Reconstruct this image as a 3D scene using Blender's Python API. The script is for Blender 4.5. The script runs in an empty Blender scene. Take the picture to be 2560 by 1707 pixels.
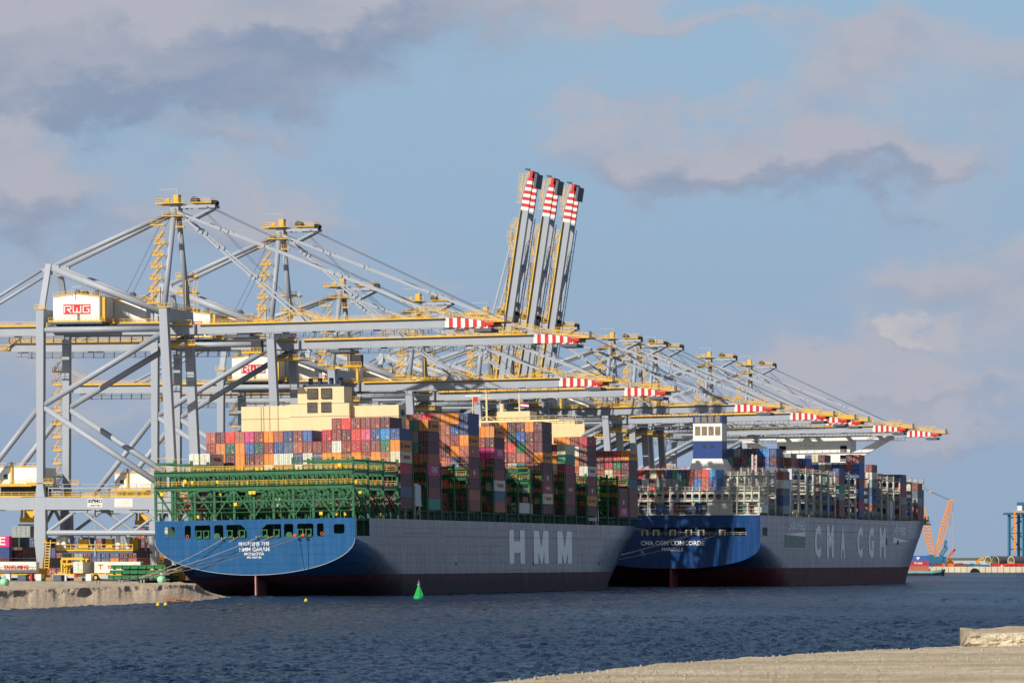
import bpy, math, random
from mathutils import Matrix, Vector
R = math.radians
rnd = random.Random(7)
scene = bpy.context.scene
col = scene.collection

# ---------------------------------------------------------------- camera
cam_d = bpy.data.cameras.new("camera"); cam = bpy.data.objects.new("camera", cam_d); col.objects.link(cam)
cam.location = (0, 0, 8.9); cam.rotation_euler = (R(90), 0, 0)
cam_d.sensor_width = 36; cam_d.lens = 13060/2560*36; cam_d.shift_y = 545.5/2560
cam_d.clip_start = 1; cam_d.clip_end = 60000
scene.camera = cam

# quay frame: u runs along the berth (away), v from the water to the land side
TH = R(13.4); SX, SY = math.sin(TH), math.cos(TH)
ROT = math.pi/2 - TH
def W(u, v, z=0.0):
    return Vector((-38.2 + SX*u - SY*v, 1275 + SY*u + SX*v, z))

# ---------------------------------------------------------------- sun, sky
SUN_T, SUN_E = 0.53, 0.66
L = Vector((SX, SY, 0)) - SUN_T*Vector((-SY, SX, 0)) - Vector((0, 0, SUN_E)); L.normalize()
sd = bpy.data.lights.new("sun", 'SUN'); sun = bpy.data.objects.new("sun", sd); col.objects.link(sun)
sd.energy = 4.6; sd.angle = R(0.53); sd.color = (1.0, 0.94, 0.84)
sun.rotation_euler = L.to_track_quat('-Z', 'Y').to_euler()
sun.location = (-300, 600, 400)
S = -L
sun_el = math.asin(S.z); sun_az = math.atan2(S.x, S.y)

world = bpy.data.worlds.new("World"); scene.world = world; world.use_nodes = True
nt = world.node_tree; N = nt.nodes; N.clear(); LK = nt.links
def nd(t, **k):
    n = N.new(t)
    for a, b in k.items(): setattr(n, a, b)
    return n
def mth(op, a, b=None, c=None, clamp=False):
    n = N.new('ShaderNodeMath'); n.operation = op; n.use_clamp = clamp
    for i, x in enumerate((a, b, c)):
        if x is None: continue
        if isinstance(x, (int, float)): n.inputs[i].default_value = x
        else: LK.new(x, n.inputs[i])
    return n.outputs[0]
def ss(x, lo, hi):
    n = N.new('ShaderNodeMapRange'); n.interpolation_type = 'SMOOTHSTEP'
    LK.new(x, n.inputs[0]); n.inputs[1].default_value = lo; n.inputs[2].default_value = hi
    return n.outputs[0]
def mixc(f, a, b):
    n = N.new('ShaderNodeMix'); n.data_type = 'RGBA'
    if isinstance(f, (int, float)): n.inputs[0].default_value = f
    else: LK.new(f, n.inputs[0])
    for i, x in ((6, a), (7, b)):
        if isinstance(x, tuple): n.inputs[i].default_value = x
        else: LK.new(x, n.inputs[i])
    return n.outputs[2]
out = nd('ShaderNodeOutputWorld'); bg = nd('ShaderNodeBackground'); bg.inputs[1].default_value = 0.11
sky = nd('ShaderNodeTexSky', sky_type='NISHITA'); sky.sun_disc = False
sky.sun_elevation = sun_el; sky.sun_rotation = sun_az
sky.air_density = 1.0; sky.dust_density = 1.0; sky.ozone_density = 1.5
tc = nd('ShaderNodeTexCoord'); sp = nd('ShaderNodeSeparateXYZ'); LK.new(tc.outputs['Generated'], sp.inputs[0])
X, Y, Z = sp.outputs
Yp = mth('MAXIMUM', mth('ABSOLUTE', Y), 0.05)
cx = mth('MULTIPLY', mth('DIVIDE', X, Yp), 13.06)      # direction tangents, scaled
cz = mth('MULTIPLY', mth('DIVIDE', Z, Yp), 13.06)
comb = nd('ShaderNodeCombineXYZ'); LK.new(cx, comb.inputs[0]); LK.new(cz, comb.inputs[1])
def noise(vec, scale, detail=5, rough=0.55, sx=1, sy=1, off=0):
    mp = nd('ShaderNodeMapping'); LK.new(vec, mp.inputs[0]); mp.inputs[3].default_value = (sx, sy, 1); mp.inputs[1].default_value = (off, off*1.7, off*.3)
    n = nd('ShaderNodeTexNoise'); n.inputs['Scale'].default_value = scale; n.inputs['Detail'].default_value = detail; n.inputs['Roughness'].default_value = rough
    LK.new(mp.outputs[0], n.inputs['Vector']); return n
nA = noise(comb.outputs[0], 2.9, 8, .56, 1, 1.8, 3)
nW = noise(comb.outputs[0], 3.2, 8, .60, 1, 1.5, 9)
# warp
vm = nd('ShaderNodeVectorMath', operation='SUBTRACT'); LK.new(nW.outputs['Color'], vm.inputs[0]); vm.inputs[1].default_value = (.5, .5, .5)
vs = nd('ShaderNodeVectorMath', operation='SCALE'); LK.new(vm.outputs[0], vs.inputs[0]); vs.inputs[3].default_value = 0.50
va = nd('ShaderNodeVectorMath', operation='ADD'); LK.new(comb.outputs[0], va.inputs[0]); LK.new(vs.outputs[0], va.inputs[1])
wsp = nd('ShaderNodeSeparateXYZ'); LK.new(va.outputs[0], wsp.inputs[0])
# cloud banks: centre azimuth, centre elevation, half widths, density   (unit = 1/13.06 rad)
CL = [(-1.15, 1.36, .72, .20, 1.5), (-.45, 1.36, .38, .12, 1.1), (.0, 1.42, .40, .06, .8), (-1.0, 1.17, .48, .08, .95), (-.70, 1.05, .14, .06, .75),
      (-1.24, .98, .20, .14, .85), (-1.10, .90, .30, .12, .85), (-.72, .84, .17, .11, .75), (-.48, .80, .22, .09, .6),
      (-1.2, .55, .30, .22, .5), (-.75, .55, .5, .10, .4),
      (.34, 1.06, .20, .10, .85), (.12, 1.07, .10, .05, .3), (.62, 1.00, .36, .09, .95), (1.06, 1.00, .22, .09, .85), (.78, 1.20, .16, .16, .8), (.95, 1.33, .14, .10, .7),
      (.60, 1.38, .34, .04, .5), (.95, .44, .42, .045, .55), (.50, .36, .35, .05, .4), (1.18, .32, .25, .05, .5), (-1.0, .34, .35, .06, .45), (.30, .62, .30, .04, .3), (1.24, 1.21, .22, .12, .75), (.15, 1.30, .18, .12, .35), (1.12, .75, .24, .09, .85), (1.2, .64, .28, .10, .6), (-.12, .70, .14, .05, .35),
      (.38, .55, .25, .05, .30), (.98, .55, .09, .032, .8), (1.0, .45, .5, .12, .5), (.75, .30, .5, .12, .35), (-.10, .98, .10, .03, .35), (6.2, .5, 2.6, .9, 1.2), (-6.5, .6, 2.6, .8, .9)]  # wide banks at the end lie out of view, added for hull sides to reflect
dens = None; bright = None
for (a, e, ra, re, k) in CL:
    dx = mth('MULTIPLY', mth('SUBTRACT', wsp.outputs[0], a), 1/ra)
    dz = mth('MULTIPLY', mth('SUBTRACT', wsp.outputs[1], e), 1/re)
    r2 = mth('ADD', mth('MULTIPLY', dx, dx), mth('MULTIPLY', dz, dz))
    g = mth('MULTIPLY', mth('EXPONENT', mth('MULTIPLY', r2, -.9)), k)
    b = mth('MULTIPLY', g, mth('MULTIPLY', dz, 1.0))
    dens = g if dens is None else mth('ADD', dens, g)
    bright = b if bright is None else mth('ADD', bright, b)
d1 = mth('MULTIPLY', dens, mth('ADD', mth('MULTIPLY', nA.outputs[0], 2.1), -.06))
mask_low = ss(d1, .17, 1.10)
# general broken cloud over the rest of the sky dome
nB = noise(tc.outputs['Generated'], 2.4, 5, .55, 1, 1, 2)
sp2 = ss(nB.outputs[0], .47, .66)
el = ss(Z, .11, .2)
mask = mth('MAXIMUM', mth('MULTIPLY', mask_low, mth('SUBTRACT', 1, el)), mth('MULTIPLY', mth('MULTIPLY', sp2, el), .75))
mask = mth('MULTIPLY', mask, mth('GREATER_THAN', Z, 0.0))
# cloud colour: lighter tops, blue-grey undersides
bb = mth('ADD', ss(bright, -.75, .15), mth('MULTIPLY', mth('SUBTRACT', nA.outputs[0], .5), 1.6), clamp=True)
ccol = mixc(bb, (2.30, 2.90, 4.10, 1), (4.10, 4.15, 4.75, 1))
small = ss(mth('SUBTRACT', 1, mth('ADD', mth('POWER', mth('MULTIPLY', mth('SUBTRACT', wsp.outputs[0], 1.0), 8.5), 2), mth('POWER', mth('MULTIPLY', mth('SUBTRACT', wsp.outputs[1], .565), 24), 2))), 0, .8)
small = mth('MULTIPLY', small, ss(nW.outputs[0], .36, .66))
ccol = mixc(small, ccol, (5.4, 5.1, 5.2, 1))
# low sky tint: hazier, slightly violet towards the horizon
low = ss(cz, 1.5, 0.0)
skyc = nd('ShaderNodeMix'); skyc.data_type = 'RGBA'; skyc.blend_type = 'MULTIPLY'; skyc.inputs[0].default_value = 1
LK.new(sky.outputs[0], skyc.inputs[6]); skyc.inputs[7].default_value = (.70, .64, .60, 1)
air = mixc(low, (2.85, 4.30, 5.80, 1), (2.75, 3.65, 5.0, 1))
lowsky = ss(Z, .22, .09)
base = mixc(lowsky, skyc.outputs[2], air)
ccol = mixc(el, ccol, (2.45, 2.4, 2.5, 1))
fin = mixc(mth('MULTIPLY', mask, .93), base, ccol)
LK.new(fin, bg.inputs[0]); LK.new(bg.outputs[0], out.inputs[0])

scene.view_settings.view_transform = 'Standard'; scene.view_settings.look = 'None'
scene.view_settings.gamma = 1; scene.view_settings.exposure = 0.0
scene.cycles.max_bounces = 5; scene.cycles.diffuse_bounces = 3; scene.cycles.glossy_bounces = 3
scene.render.film_transparent = False

# ---------------------------------------------------------------- materials
def lin(c):
    return tuple(((x/255)/12.92 if x/255 <= .04045 else ((x/255+.055)/1.055)**2.4) for x in c)
MATS = {}
def mat(name, rgb, rough=.6, metal=0.0, var=.12, scale=.5, bump=0.0, bscale=2.0, spec=.5, streak=False):
    """painted / bare surface with mottling; rgb is the real base colour (0..1 linear)"""
    if name in MATS: return MATS[name]
    m = bpy.data.materials.new(name); m.use_nodes = True; t = m.node_tree; p = t.nodes['Principled BSDF']
    tcn = t.nodes.new('ShaderNodeTexCoord'); n = t.nodes.new('ShaderNodeTexNoise'); n.inputs['Scale'].default_value = scale; n.inputs['Detail'].default_value = 6
    mp = t.nodes.new('ShaderNodeMapping'); t.links.new(tcn.outputs['Object'], mp.inputs[0]); t.links.new(mp.outputs[0], n.inputs['Vector'])
    if streak: mp.inputs[3].default_value = (1, 1, .12)
    r = t.nodes.new('ShaderNodeMapRange'); t.links.new(n.outputs[0], r.inputs[0]); r.inputs[1].default_value = .3; r.inputs[2].default_value = .7; r.inputs[3].default_value = 1-var; r.inputs[4].default_value = 1+var
    mx = t.nodes.new('ShaderNodeVectorMath'); mx.operation = 'SCALE'; mx.inputs[0].default_value = rgb; t.links.new(r.outputs[0], mx.inputs[3]); t.links.new(mx.outputs[0], p.inputs['Base Color'])
    p.inputs['Roughness'].default_value = rough; p.inputs['Metallic'].default_value = metal; p.inputs['Specular IOR Level'].default_value = spec
    if bump:
        nb = t.nodes.new('ShaderNodeTexNoise'); nb.inputs['Scale'].default_value = bscale; nb.inputs['Detail'].default_value = 5; t.links.new(tcn.outputs['Object'], nb.inputs['Vector'])
        b = t.nodes.new('ShaderNodeBump'); b.inputs['Strength'].default_value = 1; b.inputs['Distance'].default_value = bump; t.links.new(nb.outputs[0], b.inputs['Height']); t.links.new(b.outputs[0], p.inputs['Normal'])
    MATS[name] = m; return m
M_STEEL = mat('crane_grey_paint', lin((160, 166, 175)), .5, var=.05, scale=.25, streak=True)
M_STEEL2 = mat('crane_grey_dark_steel', lin((84, 92, 104)), .6, var=.15)
M_YEL = mat('safety_yellow_paint', lin((226, 178, 52)), .6, var=.12, scale=1)
M_DARK = mat('dark_machinery', lin((40, 44, 52)), .6, var=.3)
M_ROPE = mat('steel_wire', lin((70, 74, 84)), .5)
M_WHITE = mat('white_panel_paint', lin((236, 233, 224)), .5, var=.04, streak=True)
M_RED = mat('signal_red_paint', lin((205, 32, 30)), .5, var=.08)
M_SWHITE = mat('signal_white_paint', lin((232, 228, 220)), .5, var=.04)
M_BLACK = mat('black_lettering', lin((20, 22, 26)), .6)
M_TEXT = mat('white_lettering', lin((240, 240, 238)), .4, var=.03)
M_GREEN = mat('green_deck_paint', lin((28, 98, 56)), .5, var=.22, scale=.4)
M_GREEND = mat('dark_green_deck_paint', lin((18, 70, 50)), .6, var=.25, scale=.4)
M_CREAM = mat('cream_house_paint', lin((232, 208, 158)), .5, var=.05, streak=True)
M_LASH = mat('pale_grey_lashing_paint', lin((200, 198, 182)), .6, var=.12, scale=.6, streak=True)
M_GLASS = mat('dark_window_glass', lin((20, 26, 34)), .15)
M_CONC = mat('quay_concrete', lin((150, 146, 138)), .9, var=.2, scale=.3, bump=.05)
M_TYRE = mat('black_rubber', lin((22, 22, 22)), .9)
M_ORANGE = mat('orange_paint', lin((225, 88, 20)), .5)
M_HEMP = mat('mooring_rope_fibre', lin((170, 160, 145)), .9)
M_NAVY = mat('navy_funnel_paint', lin((28, 62, 128)), .45, var=.08)
M_LOUVRE = mat('louvre_metal', lin((120, 108, 88)), .7, var=.2)
# ---------------------------------------------------------------- mesh helpers
class MB:
    def __init__(s): s.v = []; s.f = []; s.m = []; s.cur = 0
    def add(s, vs, fs):
        b = len(s.v); s.v += [tuple(x) for x in vs]; s.f += [tuple(b+i for i in f) for f in fs]; s.m += [s.cur]*len(fs); return s
    def box(s, x0, x1, y0, y1, z0, z1):
        if x0 > x1: x0, x1 = x1, x0
        if y0 > y1: y0, y1 = y1, y0
        if z0 > z1: z0, z1 = z1, z0
        return s.add([(x0,y0,z0),(x1,y0,z0),(x1,y1,z0),(x0,y1,z0),(x0,y0,z1),(x1,y0,z1),(x1,y1,z1),(x0,y1,z1)],
                     [(0,3,2,1),(4,5,6,7),(0,1,5,4),(1,2,6,5),(2,3,7,6),(3,0,4,7)])
    def hexa(s, lo, hi):   # two quads, bottom & top, same winding (ccw seen from above)
        return s.add(list(lo)+list(hi), [(0,3,2,1),(4,5,6,7),(0,1,5,4),(1,2,6,5),(2,3,7,6),(3,0,4,7)])
    def beam(s, p, q, w, h, up=(0,0,1), w2=None, h2=None):
        p = Vector(p); q = Vector(q); d = (q-p).normalized(); u = Vector(up)
        if abs(d.dot(u)) > .98: u = Vector((1,0,0))
        a = d.cross(u).normalized(); b = a.cross(d).normalized(); w2 = w2 or w; h2 = h2 or h
        vs = []
        for c, ww, hh in ((p, w, h), (q, w2, h2)):
            for i, j in ((-1,-1),(1,-1),(1,1),(-1,1)): vs.append(c + a*i*ww/2 + b*j*hh/2)
        return s.add(vs, [(0,1,2,3),(7,6,5,4),(0,4,5,1),(1,5,6,2),(2,6,7,3),(3,7,4,0)])
    def tube(s, p, q, r, n=8, r2=None):
        p = Vector(p); q = Vector(q); d = (q-p).normalized(); u = Vector((0,0,1)) if abs(d.z) < .95 else Vector((1,0,0))
        a = d.cross(u).normalized(); b = a.cross(d).normalized(); r2 = r if r2 is None else r2; vs = []
        for c, rr in ((p, r), (q, r2)):
            for k in range(n):
                t = 2*math.pi*k/n; vs.append(c + a*math.cos(t)*rr + b*math.sin(t)*rr)
        fs = [(k, (k+1) % n, n+(k+1) % n, n+k) for k in range(n)] + [tuple(range(n-1,-1,-1)), tuple(range(n, 2*n))]
        return s.add(vs, fs)
    def poly(s, pts, off):   # extrude polygon pts (3d) by vector off
        n = len(pts); o = Vector(off); P = [Vector(x) for x in pts]
        return s.add(P+[x+o for x in P], [tuple(range(n-1,-1,-1)), tuple(range(n,2*n))]+[(k,(k+1)%n,n+(k+1)%n,n+k) for k in range(n)])
    def rail(s, p, q, h=1.1, step=2.0, r=.055, toe=.22, mid=True):
        p = Vector(p); q = Vector(q); n = max(1, int((q-p).length/step)); up = Vector((0,0,h))
        for k in range(n+1):
            c = p.lerp(q, k/n); s.beam(c, c+up, r*1.6, r*1.6)
        s.beam(p+up, q+up, r*1.9, r*1.9)
        if mid: s.beam(p+up*.5, q+up*.5, r*1.5, r*1.5)
        if toe: s.beam(p+Vector((0,0,toe/2)), q+Vector((0,0,toe/2)), r, toe)
        return s
    def stair(s, p, q, w=.8, steps=6):
        p = Vector(p); q = Vector(q); s.beam(p, q, .9, .12)
        s.beam(p+Vector((0,0,1)), q+Vector((0,0,1)), .09, .09)
        for k in range(steps):
            c = p.lerp(q, k/steps); s.beam(c, c+Vector((0,0,1)), .07, .07)
        return s
    def mesh(s, name, mats, smooth=False):
        me = bpy.data.meshes.new(name); me.from_pydata(s.v, [], s.f)
        if not isinstance(mats, (list, tuple)): mats = [mats]
        for m in mats: me.materials.append(m)
        me.polygons.foreach_set('material_index', s.m)
        if smooth: me.polygons.foreach_set('use_smooth', [True]*len(s.f))
        me.update(); return me
    def build(s, name, mats, parent=None, smooth=False, label=None):
        o = bpy.data.objects.new(name, s.mesh(name, mats, smooth)); col.objects.link(o)
        if parent is not None: o.parent = parent
        if label: o['label'] = label
        return o
def tag(o, label=None, cat=None, group=None, kind=None):
    if label: o['label'] = label
    if cat: o['category'] = cat
    if group: o['group'] = group
    if kind: o['kind'] = kind
    return o
def thing(name, label, cat, u, v, z, group=None, rot=None):
    o = bpy.data.objects.new(name, None); col.objects.link(o); o.empty_display_size = 1
    o.location = W(u, v, z); o.rotation_euler = (0, 0, ROT if rot is None else rot)
    return tag(o, label, cat, group)
def thing_xy(name, label, cat, loc, rz=0, group=None):
    o = bpy.data.objects.new(name, None); col.objects.link(o); o.location = loc; o.rotation_euler = (0, 0, rz)
    return tag(o, label, cat, group)
def place(o, u, v, z, rot=0):
    o.location = W(u, v, z); o.rotation_euler = (0, 0, ROT+rot); return o
KIDS = {}
def kids(o):
    return [c for c in bpy.data.objects if c.parent is o]
def copy_tree(o, parent=None, ch=None):
    c = o.copy(); col.objects.link(c); c.parent = parent
    for k in (kids(o)): copy_tree(k, c)
    return c
# font text as mesh. right/up give the reading direction on the surface
def text_mb(body, size, org, right, up, depth=.03, sx=1.0, bold=0.0, align='CENTER', mb=None, spacing=1.0):
    cu = bpy.data.curves.new('lettering', 'FONT'); cu.body = body; cu.size = size; cu.align_x = align; cu.align_y = 'CENTER'
    cu.extrude = 0; cu.offset = bold; cu.resolution_u = 2; cu.space_character = spacing
    ob = bpy.data.objects.new('lettering', cu); col.objects.link(ob)
    dg = bpy.context.evaluated_depsgraph_get(); dg.update(); me = bpy.data.meshes.new_from_object(ob.evaluated_get(dg))
    r = Vector(right); u = Vector(up); n = r.cross(u); o = Vector(org); mb = mb or MB()
    vs = [o + r*(v.co.x*sx) + u*v.co.y + n*depth for v in me.vertices]
    mb.add(vs, [tuple(p.vertices) for p in me.polygons])
    bpy.data.objects.remove(ob); bpy.data.curves.remove(cu); bpy.data.meshes.remove(me)
    return mb
def plate(outer, holes, thick, org, right, up, mb=None):
    """flat plate with holes (2-d curve fill), extruded to a real thickness"""
    cu = bpy.data.curves.new('plate', 'CURVE'); cu.dimensions = '2D'; cu.fill_mode = 'BOTH'; cu.extrude = thick/2
    for pts in [outer]+list(holes):
        s = cu.splines.new('POLY'); s.points.add(len(pts)-1); s.use_cyclic_u = True
        for i, (a, b) in enumerate(pts): s.points[i].co = (a, b, 0, 1)
    ob = bpy.data.objects.new('plate', cu); col.objects.link(ob)
    dg = bpy.context.evaluated_depsgraph_get(); dg.update(); me = bpy.data.meshes.new_from_object(ob.evaluated_get(dg))
    r = Vector(right); u = Vector(up); n = r.cross(u); o = Vector(org); mb = mb or MB()
    mb.add([o + r*v.co.x + u*v.co.y + n*v.co.z for v in me.vertices], [tuple(p.vertices) for p in me.polygons])
    bpy.data.objects.remove(ob); bpy.data.curves.remove(cu); bpy.data.meshes.remove(me)
    return mb
def rrect(x0, x1, y0, y1, r, n=3):
    pts = []
    for cx_, cy_, a0 in ((x1-r, y1-r, 0), (x0+r, y1-r, 90), (x0+r, y0+r, 180), (x1-r, y0+r, 270)):
        for k in range(n+1):
            a = R(a0+90*k/n); pts.append((cx_+r*math.cos(a), cy_+r*math.sin(a)))
    return pts
def arch(x0, x1, y0, y1, r=.3):
    w = (x1-x0)/2; rr = min(w, (y1-y0)*.6); pts = [(x0, y0), (x1, y0)]
    for k in range(7):
        a = R(180*k/6); pts.append(((x0+x1)/2+w*math.cos(a), y1-rr+rr*math.sin(a)))
    return pts
from mathutils import noise as mn
def fbm(x, y, z=0, o=4):
    return mn.fractal(Vector((x, y, z)), 1.0, 2.0, o)
# ---------------------------------------------------------------- water
def water_mat():
    m = bpy.data.materials.new('harbour_water'); m.use_nodes = True; t = m.node_tree; p = t.nodes['Principled BSDF']
    tcn = t.nodes.new('ShaderNodeTexCoord')
    def nz(sx, sy, sc, det, rough=.6, loc=0):
        mp = t.nodes.new('ShaderNodeMapping'); mp.inputs[3].default_value = (sx, sy, 1); mp.inputs[1].default_value = (loc, loc, 0)
        n = t.nodes.new('ShaderNodeTexNoise'); n.inputs['Scale'].default_value = sc; n.inputs['Detail'].default_value = det; n.inputs['Roughness'].default_value = rough
        t.links.new(tcn.outputs['Object'], mp.inputs[0]); t.links.new(mp.outputs[0], n.inputs['Vector']); return n.outputs[0]
    def mt(op, a, b):
        n = t.nodes.new('ShaderNodeMath'); n.operation = op
        for i, x in enumerate((a, b)):
            if isinstance(x, (int, float)): n.inputs[i].default_value = x
            else: t.links.new(x, n.inputs[i])
        return n.outputs[0]
    w1 = nz(1.6, .8, 1.0, 5); w2 = nz(.16, .045, 1.0, 3, loc=40); w3 = nz(.010, .004, 1.0, 3, loc=9)
    patch = t.nodes.new('ShaderNodeMapRange'); t.links.new(w3, patch.inputs[0]); patch.inputs[1].default_value = .35; patch.inputs[2].default_value = .65; patch.inputs[3].default_value = .75; patch.inputs[4].default_value = 1.25
    hgt = mt('MULTIPLY', mt('ADD', mt('MULTIPLY', w1, .9), mt('MULTIPLY', w2, 2.2)), patch.outputs[0])
    b = t.nodes.new('ShaderNodeBump'); b.inputs['Distance'].default_value = .55; b.inputs['Strength'].default_value = 1; t.links.new(hgt, b.inputs['Height']); t.links.new(b.outputs[0], p.inputs['Normal'])
    p.inputs['Base Color'].default_value = (.006, .020, .055, 1); p.inputs['Roughness'].default_value = .12; p.inputs['Specular IOR Level'].default_value = 0.0
    gl = t.nodes.new('ShaderNodeBsdfGlossy'); gl.inputs['Roughness'].default_value = .10; gl.inputs['Color'].default_value = (.80, .90, 1, 1); t.links.new(b.outputs[0], gl.inputs['Normal'])
    fr = t.nodes.new('ShaderNodeFresnel'); fr.inputs['IOR'].default_value = 1.33; t.links.new(b.outputs[0], fr.inputs['Normal'])
    mxs = t.nodes.new('ShaderNodeMixShader'); t.links.new(mt('MINIMUM', mt('MULTIPLY', fr.outputs[0], .72), .55), mxs.inputs[0]); t.links.new(p.outputs[0], mxs.inputs[1]); t.links.new(gl.outputs[0], mxs.inputs[2]); t.links.new(mxs.outputs[0], t.nodes['Material Output'].inputs['Surface'])
    return m
M_WATER = water_mat()
mb = MB(); mb.add([(-20000, -300, -.9), (20000, -300, -.9), (20000, 60000, -.9), (-20000, 60000, -.9)], [(0,1,2,3)])
def waves():      # wind chop as real relief over the part of the basin in sight
    ys = []; y = 300.0
    while y < 9000: ys.append(y); y *= 1.0021 if y < 1750 else 1.012
    NC = 340; vs = []
    for y in ys:
        k = 1.0 if y < 1500 else max(0, 1-(y-1500)/3000)
        for i in range(NC+1):
            x = (i/NC-.5)*.25*y
            h = .17*mn.noise(Vector((x*.14+7, y*.22, 0)))+.21*mn.noise(Vector((x*.45, y*.55, 3)))+.24*mn.noise(Vector((x*1.1, y*1.1, 6)))+.17*mn.noise(Vector((x*2.4, y*1.9, 9)))
            g = .95+.7*mn.noise(Vector((x*.010, y*.008, 20)))
            vs.append((x, y, h*g*k*(1+.35*h)))
    fs = [(r*(NC+1)+c, r*(NC+1)+c+1, (r+1)*(NC+1)+c+1, (r+1)*(NC+1)+c) for r in range(len(ys)-1) for c in range(NC)]
    mb.add(vs, fs)
waves()
tag(mb.build('harbour_water', M_WATER, smooth=True), kind='structure')
# ---------------------------------------------------------------- sand
M_SAND = mat('beige_sand_scarp_shade', lin((196, 176, 152)), .95, var=.10, scale=.12, bump=.25, bscale=.8, spec=.1)
def shade_scarp(m, rgb):
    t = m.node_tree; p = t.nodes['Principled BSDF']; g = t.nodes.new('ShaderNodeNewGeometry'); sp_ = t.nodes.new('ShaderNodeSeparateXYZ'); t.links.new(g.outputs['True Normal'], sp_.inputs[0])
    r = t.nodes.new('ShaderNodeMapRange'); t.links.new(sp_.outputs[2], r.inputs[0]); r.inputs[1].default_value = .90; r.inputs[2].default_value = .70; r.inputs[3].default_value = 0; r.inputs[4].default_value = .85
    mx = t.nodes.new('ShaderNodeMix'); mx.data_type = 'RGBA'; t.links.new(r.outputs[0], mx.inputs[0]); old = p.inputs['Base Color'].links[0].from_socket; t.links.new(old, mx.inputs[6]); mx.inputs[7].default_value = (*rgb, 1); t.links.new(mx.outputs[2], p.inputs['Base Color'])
shade_scarp(M_SAND, lin((124, 112, 98)))  # steep faces coloured darker, standing in for shade on the scarp
M_SANDL = mat('pale_shell_sand', lin((208, 194, 168)), .95, var=.22, scale=.5, bump=.22, bscale=3.5, spec=.1)
def sand_bands(m, rgb):
    t = m.node_tree; p = t.nodes['Principled BSDF']; c_ = t.nodes.new('ShaderNodeTexCoord'); mp = t.nodes.new('ShaderNodeMapping'); mp.inputs[3].default_value = (.035, .11, 1); mp.inputs[2].default_value = (0, 0, .7); n = t.nodes.new('ShaderNodeTexNoise'); n.inputs['Scale'].default_value = 1; n.inputs['Detail'].default_value = 7; n.inputs['Roughness'].default_value = .65
    t.links.new(c_.outputs['Object'], mp.inputs[0]); t.links.new(mp.outputs[0], n.inputs['Vector']); r = t.nodes.new('ShaderNodeMapRange'); t.links.new(n.outputs[0], r.inputs[0]); r.inputs[1].default_value = .42; r.inputs[2].default_value = .58
    mx = t.nodes.new('ShaderNodeMix'); mx.data_type = 'RGBA'; t.links.new(r.outputs[0], mx.inputs[0]); t.links.new(p.inputs['Base Color'].links[0].from_socket, mx.inputs[6]); mx.inputs[7].default_value = (*rgb, 1); t.links.new(mx.outputs[2], p.inputs['Base Color'])
sand_bands(M_SANDL, lin((186, 168, 142)))
def px2x(px, y): return (px-1280)/13060*y
def interp(tab, x):
    if x <= tab[0][0]: return tab[0][1]
    for (a, b), (c, d) in zip(tab, tab[1:]):
        if x <= c: return b+(d-b)*(x-a)/(c-a)
    return tab[-1][1]
# left bank: shore line, scarp and flat top running along the end of the quay
shore = [(-300, 860), (0, 922), (200, 993), (400, 1076), (500, 1150), (560, 1222), (600, 1260)]
crest = [(-300, 930), (0, 1000), (150, 1085), (300, 1150), (476, 1212), (540, 1240), (600, 1262)]
topz = [(-300, 3.2), (0, 3.1), (300, 3.3), (450, 3.4), (490, 3.2), (512, 1.6), (530, .9), (560, .2), (600, -.4)]
verts = []; cols_ = list(range(-300, 602, 2)); NT = 46
for px in cols_:
    ys = interp(shore, px); yc = interp(crest, px); zt = interp(topz, px)
    for k in range(NT):
        t = k/(NT-1)
        if t < .12: y = ys-30+30*t/.12; z = -1.0+1.0*t/.12
        elif t < .62:
            s_ = (t-.12)/.5; y = ys+(yc-ys)*s_
            n2 = fbm(px*.035, s_*2.2, 4.1, 4)                 # slumped scarp line of changing height
            sc_ = .64+.16*fbm(px*.012, 0, 1.5, 3)+.05*fbm(px*.05, s_*3, 2, 3)
            f = min(1, max(0, (s_-sc_)/(.07+.10*max(0, .5+fbm(px*.017, 2, 6, 3))))); f = f*f*(3-2*f)
            lo = min(.98, .84+.38*fbm(px*.013, 3, 8, 4)); z = zt*lo*min(1, s_*1.25)**.9; z = z+(zt-z)*f+fbm(px*.06, y*.12, 5, 3)*.09*min(1, s_*2)
        else:
            s_ = (t-.62)/.38; y = yc+(1262-yc)*s_
            z = zt*(.99+.01*s_)+max(0, fbm(px*.012, y*.02, 7, 4))*.9*(1 if zt > 2.5 else .2)*math.sin(min(1, s_*1.2)*math.pi)
        verts.append((px2x(px, y), y, z + fbm(px*.15, y*.2, 3, 3)*.05))
faces = []
for i in range(len(cols_)-1):
    for k in range(NT-1):
        a = i*NT+k; faces.append((a, a+NT, a+NT+1, a+1))
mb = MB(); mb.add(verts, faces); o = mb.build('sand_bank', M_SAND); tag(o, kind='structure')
# near beach, bottom right
edge = [(1000, 335), (1260, 377), (1500, 413), (1640, 437), (1800, 455), (2000, 482), (2200, 506), (2420, 526), (2600, 532), (3000, 560)]
verts = []; cols_ = list(range(1000, 3001, 4)); NT = 60
for px in cols_:
    ye = interp(edge, px)+fbm(px*.02, 3, 0, 4)*4
    for k in range(NT):
        t = k/(NT-1); y = ye+6-t*(ye-120)**1.0 if k else ye+12
        d_ = max(0, ye-y)
        z = -.8 if k == 0 else min(.35, .02+d_*.03)+.25*(1-math.exp(-d_/40))
        x = px2x(px, y); z += fbm(x*.3, y*.12, 2, 4)*.07+fbm(x*.02, (y+x*1.6)*.06, 5, 3)*.14*min(1, d_/10)-.10*max(0, math.sin((y+x*.9)*.55+fbm(x*.03, y*.02, 1, 2)*3)-.7)*min(1, d_/16) if k else 0
        verts.append((x, y, z))
faces = []
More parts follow.
